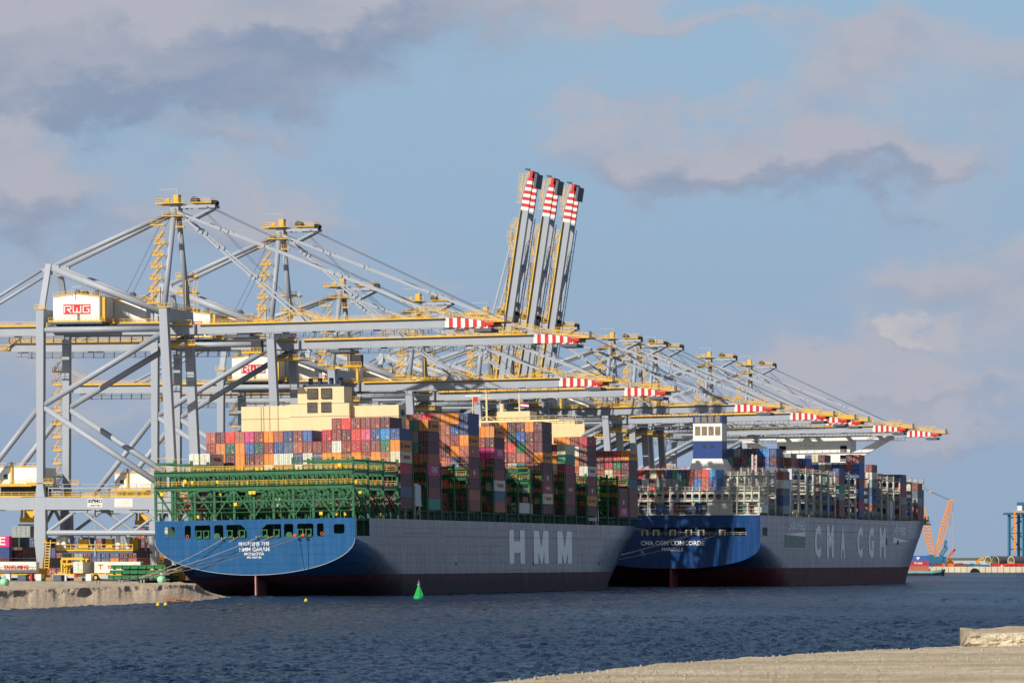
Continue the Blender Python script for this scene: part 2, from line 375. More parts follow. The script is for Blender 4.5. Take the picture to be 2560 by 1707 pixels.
for i in range(len(cols_)-1):
    for k in range(NT-1):
        a = i*NT+k; faces.append((a, a+1, a+NT+1, a+NT))
mb = MB(); mb.add(verts, faces); tag(mb.build('beach', M_SANDL), kind='structure')
# undercut block of sand behind it
verts = []; NU = 60; NV = 14
for i in range(NU+1):
    x0 = px2x(2420, 524)+i*.5
    for k in range(NV):
        if k < 8:
            f = k/7; y = 520-f*.9-.8*fbm(x0*.5, k*.6, 3, 4)+2*f; z = .2+f*(1.35+.012*i+.15*fbm(x0*.3, 0, 1, 3))
        else:
            f = (k-7)/6; y = 521.6+f*14; z = .2+1.35+.012*i+.15*fbm(x0*.3, f*2, 1, 3)+.35*f+.12*fbm(x0*.7, f*6, 2, 3)
        xx = x0 - .5*fbm(k*.5, 1, 7, 3)*(1 if i == 0 else .2)
        verts.append((xx, y, z))
faces = [(i*NV+k, (i+1)*NV+k, (i+1)*NV+k+1, i*NV+k+1) for i in range(NU) for k in range(NV-1)]
b0 = len(verts); verts += [(v[0]+1.2, v[1]+2, v[2]-.1) for v in verts[:NV]]
mb = MB(); mb.add(verts, faces+[(k+1, k, b0-b0+k, k) for k in range(0)]); 
lf = [verts[k] for k in range(NV)]; mb.add(lf+[(p[0]+.2, 535.6, -.2) for p in lf], [(k+1, k, NV+k, NV+k+1) for k in range(NV-1)])
tag(mb.build('sand_cliff', M_SANDL), kind='structure')
# ---------------------------------------------------------------- quay
QZ = 3.6
mb = MB(); mb.box(-6, 1080, 53.5, 700, -12, QZ)
q = mb.build('quay', M_CONC); place(q, 0, 0, 0); tag(q, kind='structure')
mb = MB(); mb.box(-6, 1080, 53.0, 53.44, 2.6, QZ+.25)
for k in range(0, 71): mb.box(k*15+2, k*15+3.2, 52.5, 53.0, -1, 3.0)
q = mb.build('quay_fender', M_DARK); place(q, 0, 0, 0); tag(q, 'dark rubber fender line along the quay edge under the cranes', 'fender')
mb = MB()
for vv in (57.5, 93.9): mb.box(-5, 1075, vv-.1, vv+.1, QZ+.004, QZ+.06)
q = mb.build('crane_rail', M_DARK); place(q, 0, 0, 0); tag(q, kind='structure')
# ---------------------------------------------------------------- ship-to-shore cranes
# local frame: a = along the quay, v = metres landward of the sea rail, z = height over quay datum (world z)
def make_crane(tall, raised, name='gantry_crane'):
    root = bpy.data.objects.new(name, None); col.objects.link(root)
    if tall: zg, zt, zk, za, zn, tip, back = 66.4, 72.8, 84.6, 98.6, 48.5, -78.9, 80.4
    else:    zg, zt, zk, za, zn, tip, back = 56.9, 62.9, 74.5, 85.6, 40.5, (-75.8 if raised else -71.6), 83.0
    G = 36.4; A = 10.5; q = QZ
    P = lambda b, n, m, par=root, sm=False: b.build(n, m, par, sm)
    for s in (-1, 1):
        a = s*A
        # land leg: slim upper shaft, wide knee at the portal, tapering foot
        b = MB(); w = .9
        b.hexa([(a-1.0, G-1.55, 14.6), (a+1.0, G-1.55, 14.6), (a+1.0, G+1.55, 14.6), (a-1.0, G+1.55, 14.6)], [(a-1.0, G-1.45, 21.6), (a+1.0, G-1.45, 21.6), (a+1.0, G+1.45, 21.6), (a-1.0, G+1.45, 21.6)])
        b.hexa([(a-.8, G-.7, q+3.2), (a+.8, G-.7, q+3.2), (a+.8, G+.7, q+3.2), (a-.8, G+.7, q+3.2)], [(a-1.0, G-1.55, 14.6), (a+1.0, G-1.55, 14.6), (a+1.0, G+1.55, 14.6), (a-1.0, G+1.55, 14.6)])
        b.hexa([(a-1.0, G-1.3, 25.0), (a+1.0, G-1.3, 25.0), (a+1.0, G+1.3, 25.0), (a-1.0, G+1.3, 25.0)], [(a-1.0, G-.85, 28), (a+1.0, G-.85, 28), (a+1.0, G+.85, 28), (a-1.0, G+.85, 28)])
        b.hexa([(a-1.0, G-.85, 28), (a+1.0, G-.85, 28), (a+1.0, G+.85, 28), (a-1.0, G+.85, 28)], [(a-1.0, G-1.0, zt), (a+1.0, G-1.0, zt), (a+1.0, G+1.0, zt), (a-1.0, G+1.0, zt)])
        P(b, 'leg', M_STEEL)
        b = MB(); f = lambda z: 3.6*(z-q)/(zt-q)
        zs = [q+3.2, 14.6, 21.6, zt]; ws = [.8, 1.4, 1.15, 1.05]
        for z0, z1, w0, w1 in zip(zs, zs[1:], ws, ws[1:]):
            b.hexa([(a-1.1, f(z0)-w0, z0), (a+1.1, f(z0)-w0, z0), (a+1.1, f(z0)+w0, z0), (a-1.1, f(z0)+w0, z0)], [(a-1.1, f(z1)-w1, z1), (a+1.1, f(z1)-w1, z1), (a+1.1, f(z1)+w1, z1), (a-1.1, f(z1)+w1, z1)])
        P(b, 'leg', M_STEEL)
        # portal beam with rear extension
        b = MB(); b.box(a-.95, a+.95, G+1.46, G+20, 21.7, 24.9); b.box(a-.95, a+.95, 2.2, G-1.46, 21.7, 24.9); b.box(a-.95, a+.95, G-1.44, G+1.44, 21.62, 24.95)
        P(b, 'portal_beam', M_STEEL)
        b = MB(); b.tube((a, .8, 15.8), (a, G-1.5, 15.8), .72, 10)
        n = 4; w = (G-4)/n
        for k in range(n):
            v0 = 2+k*w; zz = (16.2, 21.9) if k % 2 == 0 else (21.9, 16.2)
            b.tube((a, v0, zz[0]), (a, v0+w, zz[1]), .42, 8)
        b.box(a-.5, a+.5, 2+w-2.4, 2+w+2.4, 21.0, 21.68); b.box(a-.5, a+.5, 2+3*w-2.4, 2+3*w+2.4, 21.0, 21.68)
        P(b, 'portal_truss', M_STEEL, sm=False)
        # side bracing pipes
        for pq in (((a, G-.9, zn), (a, 4.3, zt-6.5)), ((a, G-.9, zn-.8), (a, 2.2, 26.6)), ((a, G-.8, zg+1.2), (a, 4.4, zg+1.2)), ((a, G+.9, zn-1.2), (a, G+19, 25.2))):
            b = MB(); b.tube(pq[0], pq[1], .78, 12); b.mesh; P(b, 'brace', M_STEEL, sm=True)
        # gantry railings on the portal beams
        b = MB(); r_ = b.rail
        r_((a-.9*s, 3, 25.1), (a-.9*s, G-1.5, 25.1), step=2); r_((a-1.0, G+1.4, 25.1), (a-1.0, G+20, 25.1), step=2)
        b.box(a-1.0, a+1.0, G-3.6, G+3.6, 28.3, 28.55); r_((a-1.0, G-3.6, 28.5), (a-1.0, G-1.0, 28.5), step=1.2); r_((a-1.0, G+1.0, 28.5), (a-1.0, G+3.6, 28.5), step=1.2)
        P(b, 'railing', M_YEL)
        # bogies
        for v in (0, G):
            b = MB(); b.box(a-2.9, a+2.9, v-.7, v+.7, q+1.5, q+3.2); 
            for k in (-4.4, -1.5, 1.5, 4.4):
                b.box(a+k-1.2, a+k+1.2, v-.55, v+.55, q+.5, q+1.45); b.tube((a+k-.6, v-.35, q+.4), (a+k-.6, v+.35, q+.4), .4, 10); b.tube((a+k+.6, v-.35, q+.4), (a+k+.6, v+.35, q+.4), .4, 10)
            b.box(a-5.6, a-4.9, v-.4, v+.4, q+.6, q+2.2)
            P(b, 'bogie', M_YEL)
        # A-frame leg
        b = MB(); b.tube((a*.985, 3.6, zt), (s*1.7, 3.5, za), .82, 12, .70); P(b, 'mast_leg', M_STEEL, sm=True)
        # rear posts, knot, backstay, diagonal, rear stay
        k0 = (s*4.1, G, zk)
        b = MB(); b.beam((a*.93, G, zt), (s*4.1, G, zk), 1.1, 1.5, (0, 1, 0)); b.poly([(s*4.1-.5, G-2.6, zk+.5), (s*4.1-.5, G+2.2, zk-1.2), (s*4.1-.5, G+.2, zk-2.6), (s*4.1-.5, G-3.4, zk-2.4)], (1.0, 0, 0)); P(b, 'rear_post', M_STEEL)
        b = MB(); b.tube((s*4.1, G-2, zk), (s*1.7, 4.2, za-.8), .66, 12); P(b, 'backstay', M_STEEL, sm=True)
        b = MB(); b.tube((s*4.1, G-1, zk-1), (s*4.3, 4.4, zg+5.2), .98, 14); P(b, 'diagonal', M_STEEL, sm=True)
        b = MB(); b.tube((s*4.1, G+1.4, zk-1), (s*3.7, G+26 if tall else G+28, zg+3.2), .42, 10); P(b, 'rear_stay', M_STEEL, sm=True)
    # cross beams along the quay
    for v, z0, z1, w in ((3.5, zt-3.4, zt+.1, 1.1), (G, zt-3.0, zt+.05, .95), (0.9, 21.8, 24.7, .9), (G, 21.8, 24.7, 1.2), (.1, q+3.3, q+5.8, .75), (G, q+3.3, q+5.8, .75)):
        b = MB(); b.box(-A+1.12, A-1.12, v-w, v+w, z0, z1); P(b, 'cross_beam', M_STEEL)
    b = MB(); b.box(-A, A, G+18.6, G+20, 22, 24.6); b.box(-A, A, G+9.6, G+10.6, 22.4, 24.4); P(b, 'cross_beam', M_STEEL)
    b = MB()
    for s in (-1, 1): b.tube((s*(A-1), 1.0, 16.4), (s*.4, 1.2, 21.9), .45, 8); b.tube((s*(A-1), G, 16.4), (s*.4, G, 21.9), .45, 8)
    P(b, 'sway_brace', M_STEEL)
    # twin girders
    sl = 0.0
    b = MB()
    for s in (-1, 1): b.box(s*3.6-.75, s*3.6+.75, -2.6, back, zg, zg+2.45)
    for v in (back-1, 60, 48, 24, 12): b.box(-2.84, 2.84, v-.5, v+.5, zg+.5, zg+2.0)
    P(b, 'girder', M_STEEL)
    b = MB()      # hangers and cable tray below
    for s in (-1, 1):
        for k in range(int((back+2)/3)): v = -1+k*3.0; b.beam((s*4.5, v, zg), (s*4.5, v, zg-1.35), .14, .14); b.box(s*4.3, s*5.0, v-.1, v+.1, zg-1.4, zg-1.25)
        b.box(s*4.35-.0, s*4.95, -2, back-2, zg-1.5, zg-1.4); b.box(s*4.9, s*5.0, -2, back-2, zg-.5, zg-.42)
    P(b, 'cable_tray', M_STEEL2)
    b = MB()
    for s in (-1, 1): b.rail((s*4.6, -2, zg+2.5), (s*4.6, 20, zg+2.5)); b.rail((s*4.6, 35, zg+2.5), (s*4.6, back, zg+2.5)); b.box(s*4.3, s*5.1, -2, back, zg+2.3, zg+2.46)
    b.rail((-4.6, back, zg+2.5), (4.6, back, zg+2.5)); b.box(-5, 5, back, back+3.4, zg+.6, zg+.8); b.rail((-5, back+3.4, zg+.8), (5, back+3.4, zg+.8)); b.rail((-5, back, zg+.8), (-5, back+3.4, zg+.8)); b.rail((-5, back-6, zg+2.5), (-5, back, zg+5.5), toe=0); b.rail((-5, back, zg+4.6), (-5, back+2.6, zg+4.6))
    b.stair((-4.8, back+1, zg+.8), (-4.8, back-4, zg+4.6))
    P(b, 'girder_walkway', M_YEL)
    # boom (drawn along -v from the hinge, then lifted if raised)
    hz = Vector((0, -3.2, zg+1.2)); ang = R(81.5) if raised else R(.85)
    def T(p):
        p = Vector(p); d = -(p.y-hz.y); h = p.z-hz.z
        return Vector((p.x, hz.y+(2.0 if raised else 0)-(d*math.cos(ang)-h*math.sin(ang)), hz.z+d*math.sin(ang)+h*math.cos(ang)))
    def fin(b): b.v = [tuple(T(v)) for v in b.v]; return b
    st0 = tip+10.4
    b = MB()
    for s in (-1, 1): b.box(s*3.6-.7, s*3.6+.7, st0, -3.4, zg, zg+2.45); b.poly([(s*3.6-.72, v, z) for v, z in ((-63.5-(3 if tall else -4.5), zg+2.45), (-66.5-(3 if tall else -4.5), zg+4.1), (-68-(3 if tall else -4.5), zg+4.1), (-70.5-(3 if tall else -4.5), zg+2.45))][::-1], (1.44, 0, 0)) if not raised else None; b.poly([(s*3.6-.72, v, z) for v, z in ((-28, zg+2.45), (-29.2, zg+4.0), (-30.8, zg+4.0), (-32, zg+2.45))][::-1], (1.44, 0, 0))
    for v in (-12, -24, -36, -48, st0+1): b.box(-2.88, 2.88, v-.4, v+.4, zg+.4, zg+2.0)
    boom = P(fin(b), 'boom', M_STEEL)
    b = MB(); n = 10; dv = 10.4/n
    for s in (-1, 1):
        for k in range(n):
            v0, v1 = st0-k*dv, st0-(k+1)*dv; h0 = 2.45-1.0*max(0, (k-4))/6; h1 = 2.45-1.0*max(0, k-3)/6; b.cur = 0 if k % 2 == 0 else 1
            b.hexa([(s*3.6-.7, v1, zg), (s*3.6+.7, v1, zg), (s*3.6+.7, v0, zg), (s*3.6-.7, v0, zg)], [(s*3.6-.7, v1, zg+h1), (s*3.6+.7, v1, zg+h1), (s*3.6+.7, v0, zg+h0), (s*3.6-.7, v0, zg+h0)])
    b.cur = 1; b.box(-4.3, 4.3, tip-2.2, tip-.02, zg+.3, zg+1.4)
    P(fin(b), 'striped_boom_end', [M_SWHITE, M_RED], boom)
    b = MB()
    for s in (-1, 1):
        b.rail((s*4.7, -4, zg+2.5), (s*4.7, -27, zg+2.5)); b.rail((s*4.7, -33, zg+2.5), (s*4.7, st0+4, zg+2.5)); b.rail((s*4.7, st0-2, zg+2.9), (s*4.7, tip, zg+1.9)); b.box(s*4.3, s*5.1, -4, st0, zg+2.3, zg+2.46)
        for vv in (-30, -64.5 if tall else -57):
            b.rail((s*4.7, vv+4.5, zg+3.0), (s*4.7, vv+1.2, zg+4.4), step=1); b.rail((s*4.7, vv+1.2, zg+4.4), (s*4.7, vv-1.8, zg+4.4), step=1); b.rail((s*4.7, vv-1.8, zg+4.4), (s*4.7, vv-5.5, zg+2.9), step=1)
    te = 2.2 if raised else 5; b.rail((-4.2, tip, zg+1.9), (-4.2, tip-te, zg+1.4), step=1); b.rail((4.2, tip, zg+1.9), (4.2, tip-te, zg+1.4), step=1); b.rail((-4.2, tip-te, zg+1.3), (4.2, tip-te, zg+1.3), step=1); b.box(-4.4, 4.4, tip-te, tip, zg+1.1, zg+1.25)
    b.rail((-4.7, tip+5, zg+3.0), (-4.7, tip-1, zg+3.2), step=1.2)
    P(fin(b), 'boom_walkway', M_YEL, boom)
    b = MB()
    for s in (-1, 1):
        hd = .45 if raised else 1.1
        for k in range(int(-st0/3)-1): v = -5-k*3.0; b.beam((s*4.5, v, zg), (s*4.5, v, zg-hd), .13, .13)
        b.box(s*4.35, s*4.95, st0+2, -4, zg-hd-.1, zg-hd)
    b.box(-4, 4, tip-1.5, tip+3, zg-1.2, zg-.4); b.box(-4.6, -3.8, tip-te-.6, tip-te, zg+1.3, zg+2.9)
    P(fin(b), 'boom_underframe', M_STEEL2, boom)
    vo, vi = (-66.5 if tall else -59), -30
    po = lambda s, v, z=zg+3.6: T((s*3.6, v, z))
    if not raised:
        for s in (-1, 1):
            for v, wd in ((vo, .62), (vi, .5)):
                b = MB(); b.beam((s*1.9, 2.4, za-1), po(s, v), wd*.8, wd, (0, 0, 1)); 
                for f_ in (.16, .19, .33, .6, .63): c = Vector((s*1.9, 2.4, za-1)).lerp(po(s, v), f_); b.tube(c-Vector((.5, 0, 0)), c+Vector((.5, 0, 0)), .5, 8)
                P(b, 'boom_stay', M_STEEL)
        b = MB()
        for x in (-2.6, -2.2, 2.2, 2.6): b.beam((x, -5.2, za+.5), po(1, vo+2, zg+4.2)*1.0+Vector((x-3.6, 0, 0)), .11, .11)
        for x in (-1.2, 1.2): b.beam((x, -4.0, za-.6), po(1, vi-1, zg+4)+Vector((x-3.6, 0, 0)), .09, .09)
    else:
        for s in (-1, 1):
            b = MB(); m1 = T((s*3.6, -26, zg+7.5)); b.beam((s*1.9, 2.4, za-1), m1, .5, .5); b.beam(m1, T((s*3.6, -58, zg+3.8)), .45, .55); P(b, 'boom_stay', M_STEEL)
        b = MB()
        for x in (-2.4, -2.1, -1, 1, 2.1, 2.4): b.beam((x, -3.2, za+.5), T((x, -50, zg+4.4)), .17, .17)
    for x in (-2.5, 2.5): b.beam((x, 6, za-2), (x, 17, zg+9), .10, .10)
    P(b, 'hoist_rope', M_ROPE)
    # apex head: platforms, sheaves, seaward outrigger
    b = MB()
    b.box(-3.4, 3.4, 1.2, 6.4, za-2.0, za-1.88); b.box(-3.2, 3.2, 1.6, 6.2, za+1.28, za+1.4)
    b.rail((-3.4, 1.2, za-1.88), (-3.4, 6.4, za-1.88), step=1.2, r=.04, toe=.12); b.rail((-3.2, .8, za+1.4), (-3.2, 8.2, za+1.4), step=1.2, r=.04, toe=.12); b.rail((-3.2, 8.2, za+1.4), (3.2, 8.2, za+1.4), step=1.2, r=.04, toe=.12)
    b.box(-3.2, 3.2, 6.2, 8.2, za+1.1, za+1.3)
    b.box(-2.6, 2.6, -6.6, -1.0, za+1.3, za+1.5); b.rail((-2.7, -6.6, za+1.5), (-2.7, -1, za+1.5), step=1.2, r=.04, toe=.12); b.rail((2.7, -6.6, za+1.5), (2.7, -1, za+1.5), step=1.2, r=.04, toe=.12); b.rail((-2.7, -6.6, za+1.5), (2.7, -6.6, za+1.5), step=1.2, r=.04, toe=.12)
    b.box(-4.4, -2.9, 5.5, 9.0, za-4.4, za-4.2); b.rail((-4.4, 5.5, za-4.2), (-4.4, 9.0, za-4.2), step=1.2, r=.04, toe=.12)
    b.box(-1.3, 1.3, 2.6, 3.9, za+1.4, za+3.7); b.box(-2.2, -1.4, 4.8, 5.5, za+1.4, za+2.5)
    b.rail((-3.4, .4, za-4.6), (-3.4, 3.4, za-4.6), step=1.2, r=.04, toe=.12); b.box(-3.4, -2.3, .4, 3.4, za-4.9, za-4.7)
    P(b, 'apex_platform', M_YEL)
    b = MB(); b.box(-2.0, 2.0, 2.4, 4.6, za-1.7, za+1.1); b.box(-2.2, -1.6, -7.4, 1.6, za+.1, za+.9); b.box(1.6, 2.2, -7.4, 1.6, za+.1, za+.9); b.beam((-1.9, .6, za-3.4), (-1.9, -6.4, za), .5, .5); b.beam((1.9, .6, za-3.4), (1.9, -6.4, za), .5, .5)
    b.beam((-2.9, 7.8, za+1.4), (-2.9, 7.8, za+3.6), .14, .14); b.beam((-2.9, 2.2, za+4.9), (-2.9, 7.2, za+4.9), .22, .22); b.beam((-2.9, 2.2, za+1.4), (-2.9, 2.2, za+5.0), .3, .3)
    P(b, 'apex_head', M_STEEL)
    for v_, z_, r_s in ((-1.6, za+2.1, .95), (-6.8, za+1.5, .7)):
        b = MB(); b.tube((-1.7, v_, z_), (1.7, v_, z_), .2, 8)
        for x in (-1.5, -.5, .5, 1.5): b.tube((x-.12, v_, z_), (x+.12, v_, z_), r_s, 14)
        P(b, 'sheave', M_DARK)
    # zig-zag stair on the near mast leg and on the far legs
    b = MB(); n = 6 if tall else 5; z0 = zt+1.2; dz = (za-6-z0)/n
    for k in range(n):
        f0 = (z0+k*dz-zt)/(za-zt); av = -A*.985*(1-f0)-1.7*f0-1.0; z = z0+k*dz
        b.box(av-.9, av+.9, 4.6, 7.6, z-.1, z+.1); b.rail((av-.9, 4.6, z+.1), (av-.9, 7.6, z+.1), step=.75); b.rail((av-.9, 7.6, z+.1), (av+.9, 7.6, z+.1), step=.9); b.stair((av-.5, 7.2, z+.1), (av+.2, 5.0, z+dz), steps=5); b.stair((av+.2, 7.2, z+.1), (av+.8, 5.0, z+dz), steps=5)
        b.beam((av, 4.2, z-.4), (av+1, 3.7, z-.4), .3, .5)
    P(b, 'mast_stair', M_YEL)
    b = MB(); zz = 27.0; k = 0
    while zz < zn+12:
        b.box(A-.9, A+.9, G+1.1, G+3.6, zz-.1, zz+.1); b.rail((A-.9, G+1.2, zz+.1), (A-.9, G+3.6, zz+.1), step=.8); b.rail((A-.9, G+3.6, zz+.1), (A+.9, G+3.6, zz+.1), step=.9); b.stair((A-.4, G+3.3, zz+.1), (A, G+1.4, zz+3.3), steps=5); zz += 3.4
    P(b, 'leg_stair', M_YEL); b = MB(); b.box(-A-1.6, -A+1.0, G-4.6, G-1.0, q+9.6, q+9.8)
    for s_ in (-1.2,):
        b.beam((-A-1.5, G-1.3, q+2), (-A-1.5, G-1.9, 14), .18, .18); b.beam((-A-1.5, G-2.5, q+2), (-A-1.5, G-3.1, 14), .18, .18)
        for k in range(12): f0 = k/12; b.beam((-A-1.5, G-1.3-.6*f0, q+2+f0*8.4), (-A-1.5, G-2.5-.6*f0, q+2+f0*8.4), .12, .22)
    P(b, 'ladder', M_YEL)
    b = MB(); zc = zt
    b.rail((-A-1.1, 2.2, zc+.1), (-A-1.1, 5.0, zc+.1), step=.8); b.box(-A-1.3, -A+1.3, 1.8, 5.4, zc+.12, zc+.24); P(b, 'service_platform', M_YEL); b = MB(); b.box(A-1.6, A+1.6, .8, 6.4, zc+4.8, zc+5); b.rail((A-1.6, .8, zc+5), (A-1.6, 6.4, zc+5), step=1)
    b.box(A-1.6, A+1.6, .8, 6.4, zc+8.8, zc+9.0); b.rail((A-1.6, .8, zc+9.0), (A-1.6, 6.4, zc+9.0), step=1); P(b, 'service_platform', M_YEL); b = MB(); b.rail((-A+1.3, 1.9, zc+.2), (A-1.3, 1.9, zc+.2), step=1.6); b.rail((-A+1.3, 5.1, zc+.2), (A-1.3, 5.1, zc+.2), step=1.6)
    for xx, vv in ((A-1.5, .9), (A+1.5, .9), (A-1.5, 3.2), (A+1.5, 3.2)): b.beam((xx-2, vv, zc), (xx-2, vv, zc+8.8), .16, .16)
    P(b, 'beam_railing', M_YEL); b = MB()
    b.rail((-5, -3.0, zg-2.6), (-5, 6, zg-2.6), step=1); b.box(-5, 5, -3, 6, zg-2.9, zg-2.7); P(b, 'service_platform', M_YEL); b = MB(); b.rail((-A-1.1, G-1.4, zt+.1), (-A-1.1, G+1.4, zt+.1), step=.7); b.box(-A-1.2, -A+1.2, G-1.4, G+1.4, zt+.06, zt+.16)
    P(b, 'service_platform', M_YEL)
    # machinery house (L shaped) with roof gear
    h0 = zg+3.2; hh = 6.3
    b = MB(); b.poly([(-9.4, G-2.9, h0), (-9.4, G-2.9, h0+hh), (-9.4, G-9.1, h0+hh+.8), (-9.4, G-15.3, h0+hh), (-9.4, G-15.3, h0)][::-1], (17.0, 0, 0)); b.box(2.6, 9.6, G-24, G-15.4, h0, h0+hh-.4)
    house = P(b, 'machinery_house', M_WHITE)
    for a_, v_ in ((-8.4, G-9), (-8.4, G-11), (-8.0, G-13.8), (3, G-20)): b = MB(); b.box(a_, a_+1.6, v_-.7, v_+.7, h0+hh-.3, h0+hh+1.5); b.tube((a_+.8, v_, h0+hh+1.5), (a_+.8, v_, h0+hh+1.8), .6, 10); P(b, 'roof_fan', M_STEEL2, house)
    b = MB(); b.rail((-9.5, G-2.9, h0+hh), (-9.5, G-9.1, h0+hh+.8), step=1.2, toe=.3); b.rail((-9.5, G-9.1, h0+hh+.8), (-9.5, G-15.3, h0+hh), step=1.2, toe=.3); b.rail((-9.5, G-15.4, h0+hh), (7.6, G-15.4, h0+hh), step=1.5, toe=.3); b.rail((2.6, G-24, h0+hh-.4), (2.6, G-15.4, h0+hh-.4), step=1.5); b.rail((2.6, G-24.1, h0+hh-.4), (9.6, G-24.1, h0+hh-.4), step=1.5)
    b.rail((-10.6, G-2, h0), (-10.6, G-16.3, h0), step=1.4, toe=.35); b.rail((-10.6, G-16.3, h0), (2, G-16.3, h0), step=1.4); b.rail((-5.2, G-31, h0-.3), (-5.2, G-16, h0-.3), step=1.4, toe=.35); b.box(-9.8, -8.6, G-16.9, G-16.2, h0, h0+hh)
    P(b, 'house_railing', M_YEL, house)
    b = MB(); b.box(-10.8, 10, G-16.5, G-1.8, h0-.55, h0-.05); b.box(-6, 9.8, G-31.5, G-16.6, h0-.7, h0-.35)
    for k in range(6): b.box(-8.2, 8.2, G-15+2.2*k, G-14.4+2.2*k, h0-1.1, h0-.56)
    P(b, 'house_deck', M_STEEL2, house)
    b = MB(); y1, y0 = G-5.7, G-12.9; zc0, zc1 = h0+2.0, h0+4.5; x_ = -9.42
    b.box(x_-.05, x_, y0, y1, zc0, zc1)
    sign = P(b, 'logo_panel', M_RED, house)
    b = MB(); F = lambda c0, c1, r0, r1: b.box(x_-.10, x_-.06, y1-.18-c1, y1-.18-c0, zc0+.32+r0, zc0+.32+r1)
    F(0, .28, 0, 1.85); F(0, 1.95, 1.57, 1.85); F(1.67, 1.95, .95, 1.85); F(.75, 1.95, .85, 1.1); F(.75, 1.1, .6, 1.1); b.poly([(x_-.10, y1-.18-c, zc0+.32+r) for c, r in ((.9, .72), (1.2, .95), (2.0, .0), (1.65, .0))], (.04, 0, 0))
    F(2.3, 2.6, 0, 1.85); F(2.3, 4.6, 0, .28); F(3.3, 3.6, 0, 1.35); F(4.3, 4.6, 0, 1.85)
    F(4.95, 5.25, 0, 1.85); F(4.95, 6.8, 0, .28); F(4.95, 6.8, 1.57, 1.85); F(6.5, 6.8, 0, 1.1); F(5.9, 6.8, .85, 1.1)
    P(b, 'logo_letters', M_SWHITE, sign)
    b = MB(); b.beam((-10.5, G-8.4, h0+hh), (-10.5, G-8.4, h0+hh+2.6), .16, .16); b.beam((-10.5, G-8.4, h0+hh+2.5), (-10.5, G-11, h0+hh+2.7), .2, .3); P(b, 'roof_mast', M_STEEL, house); b = MB(); b.box(-9.52, -9.42, G-10, G-9.4, h0+.1, h0+2.0)
    P(b, 'house_door', M_STEEL2, house)
    for k in (-3, 3): b = MB(); b.beam((k, 9, zg+2.4), (k, 9, zg+12.5 if tall else zg+9), .7, .7); P(b, 'hoist_tower', M_STEEL)
    # trolley + cab
    tv = {True: -14, False: 10}[tall] if not raised else 14
    b = MB(); b.box(-4.4, 4.4, tv-3.4, tv+3.4, zg-1.0, zg-.15); b.box(-3, 3, tv-2, tv+2, zg+2.6, zg+3.6)
    tr = P(b, 'trolley', M_STEEL2)
    b = MB(); b.box(-4.2, -1.6, tv-6.2, tv-3.6, zg-4.6, zg-1.6); P(b, 'operator_cab', M_DARK, tr)
    b = MB(); b.box(-5.2, -1.2, tv-6.6, tv-1.4, zg-5.0, zg-4.75); b.rail((-5.2, tv-6.6, zg-4.75), (-5.2, tv-1.4, zg-4.75), step=1); P(b, 'cab_platform', M_YEL, tr)
    # portal trolley with house on the rear extension
    b = MB(); b.box(-7.4, 7.4, G+1.9, G+12.6, 28.4, 32.6); ph = P(b, 'portal_trolley_house', M_WHITE)
    b = MB(); b.rail((-7.5, G+1.9, 32.6), (-7.5, G+12.6, 32.6), step=1.2, toe=.3); b.rail((-8.6, G+1.5, 28.0), (-8.6, G+14, 28.0), step=1.2, toe=.35); b.box(-8.8, 8.8, G+1.5, G+14, 27.7, 27.95); b.box(-7.9, -7.45, G+8.6, G+9.1, 28.4, 34.0)
    P(b, 'house_railing', M_YEL, ph)
    b = MB(); b.box(-7, 7, G+3, G+12, 25.3, 27.6); b.box(-7.52, -7.42, G+10, G+11, 29.6, 30.8); P(b, 'portal_trolley', M_DARK, ph)
    b = MB(); b.box(-2.6, 2.6, G+4.2, G+8.4, 18.6, 19.8)
    for x in (-2.2, 2.2):
        for y in (G+4.6, G+8.0): b.beam((x, y, 19.8), (x*.8, y, 22.4), .5, .5)
    b.box(-3.4, 3.4, G+4.0, G+8.6, 17.7, 18.1); b.box(-1.2, 1.2, G+5, G+7.6, 19.8, 21.9)
    P(b, 'spreader', M_YEL, ph)
    # lashing platform hung low between the legs
    b = MB(); b.box(-8.4, 8.4, 12.5, G-3.2, 10.6, 11.2); lp = P(b, 'lashing_platform', M_STEEL2)
    b = MB(); b.rail((-8.5, 12.5, 11.2), (-8.5, G-3.2, 11.2), step=1.3, h=1.6, r=.09, toe=.35); b.box(-7, -5, 18.5, 20.2, 11.2, 14.4); b.box(-7, -5, 25, 27.5, 11.2, 14.2); b.box(-6.4, -3, 12.8, 13.4, 11.2, 14.6); P(b, 'platform_railing', M_YEL, lp)
    b = MB(); b.box(-8.3, -6.4, G-5.8, G-3.4, 11.25, 14.9); b.box(-7.9, -7.2, 16.2, 17.2, 11.7, 15.2); b.box(-7.9, -7.2, 13.6, 14.5, 11.7, 15.2); P(b, 'control_cabinet', M_WHITE, lp)
    b = MB()
    for v in (14, 24, 32): b.beam((-7, v, 11), (-A+.5, v, 15.8), .3, .3); b.beam((7, v, 11), (A-.5, v, 15.8), .3, .3)
    b.beam((-8.6, 22.5, 10), (-8.6, 22.5, 22), .3, .3)
    P(b, 'platform_hanger', M_STEEL, lp)
    # gantry lighting frame along the portal beam
    b = MB(); y0, y1 = 3, G-2
    b.beam((-A, y0, 27.2), (-A, y1, 27.2), .16, .28); b.beam((-A, y0, 28.2), (-A, y1, 28.2), .12, .12); b.beam((-A+1.5, y0, 26.2), (-A+1.5, y1, 26.2), .2, .24)
    for k in range(9): v = y0+k*(y1-y0)/8; b.beam((-A, v, 25), (-A, v, 28.2), .14, .14)
    P(b, 'cable_frame', M_STEEL)
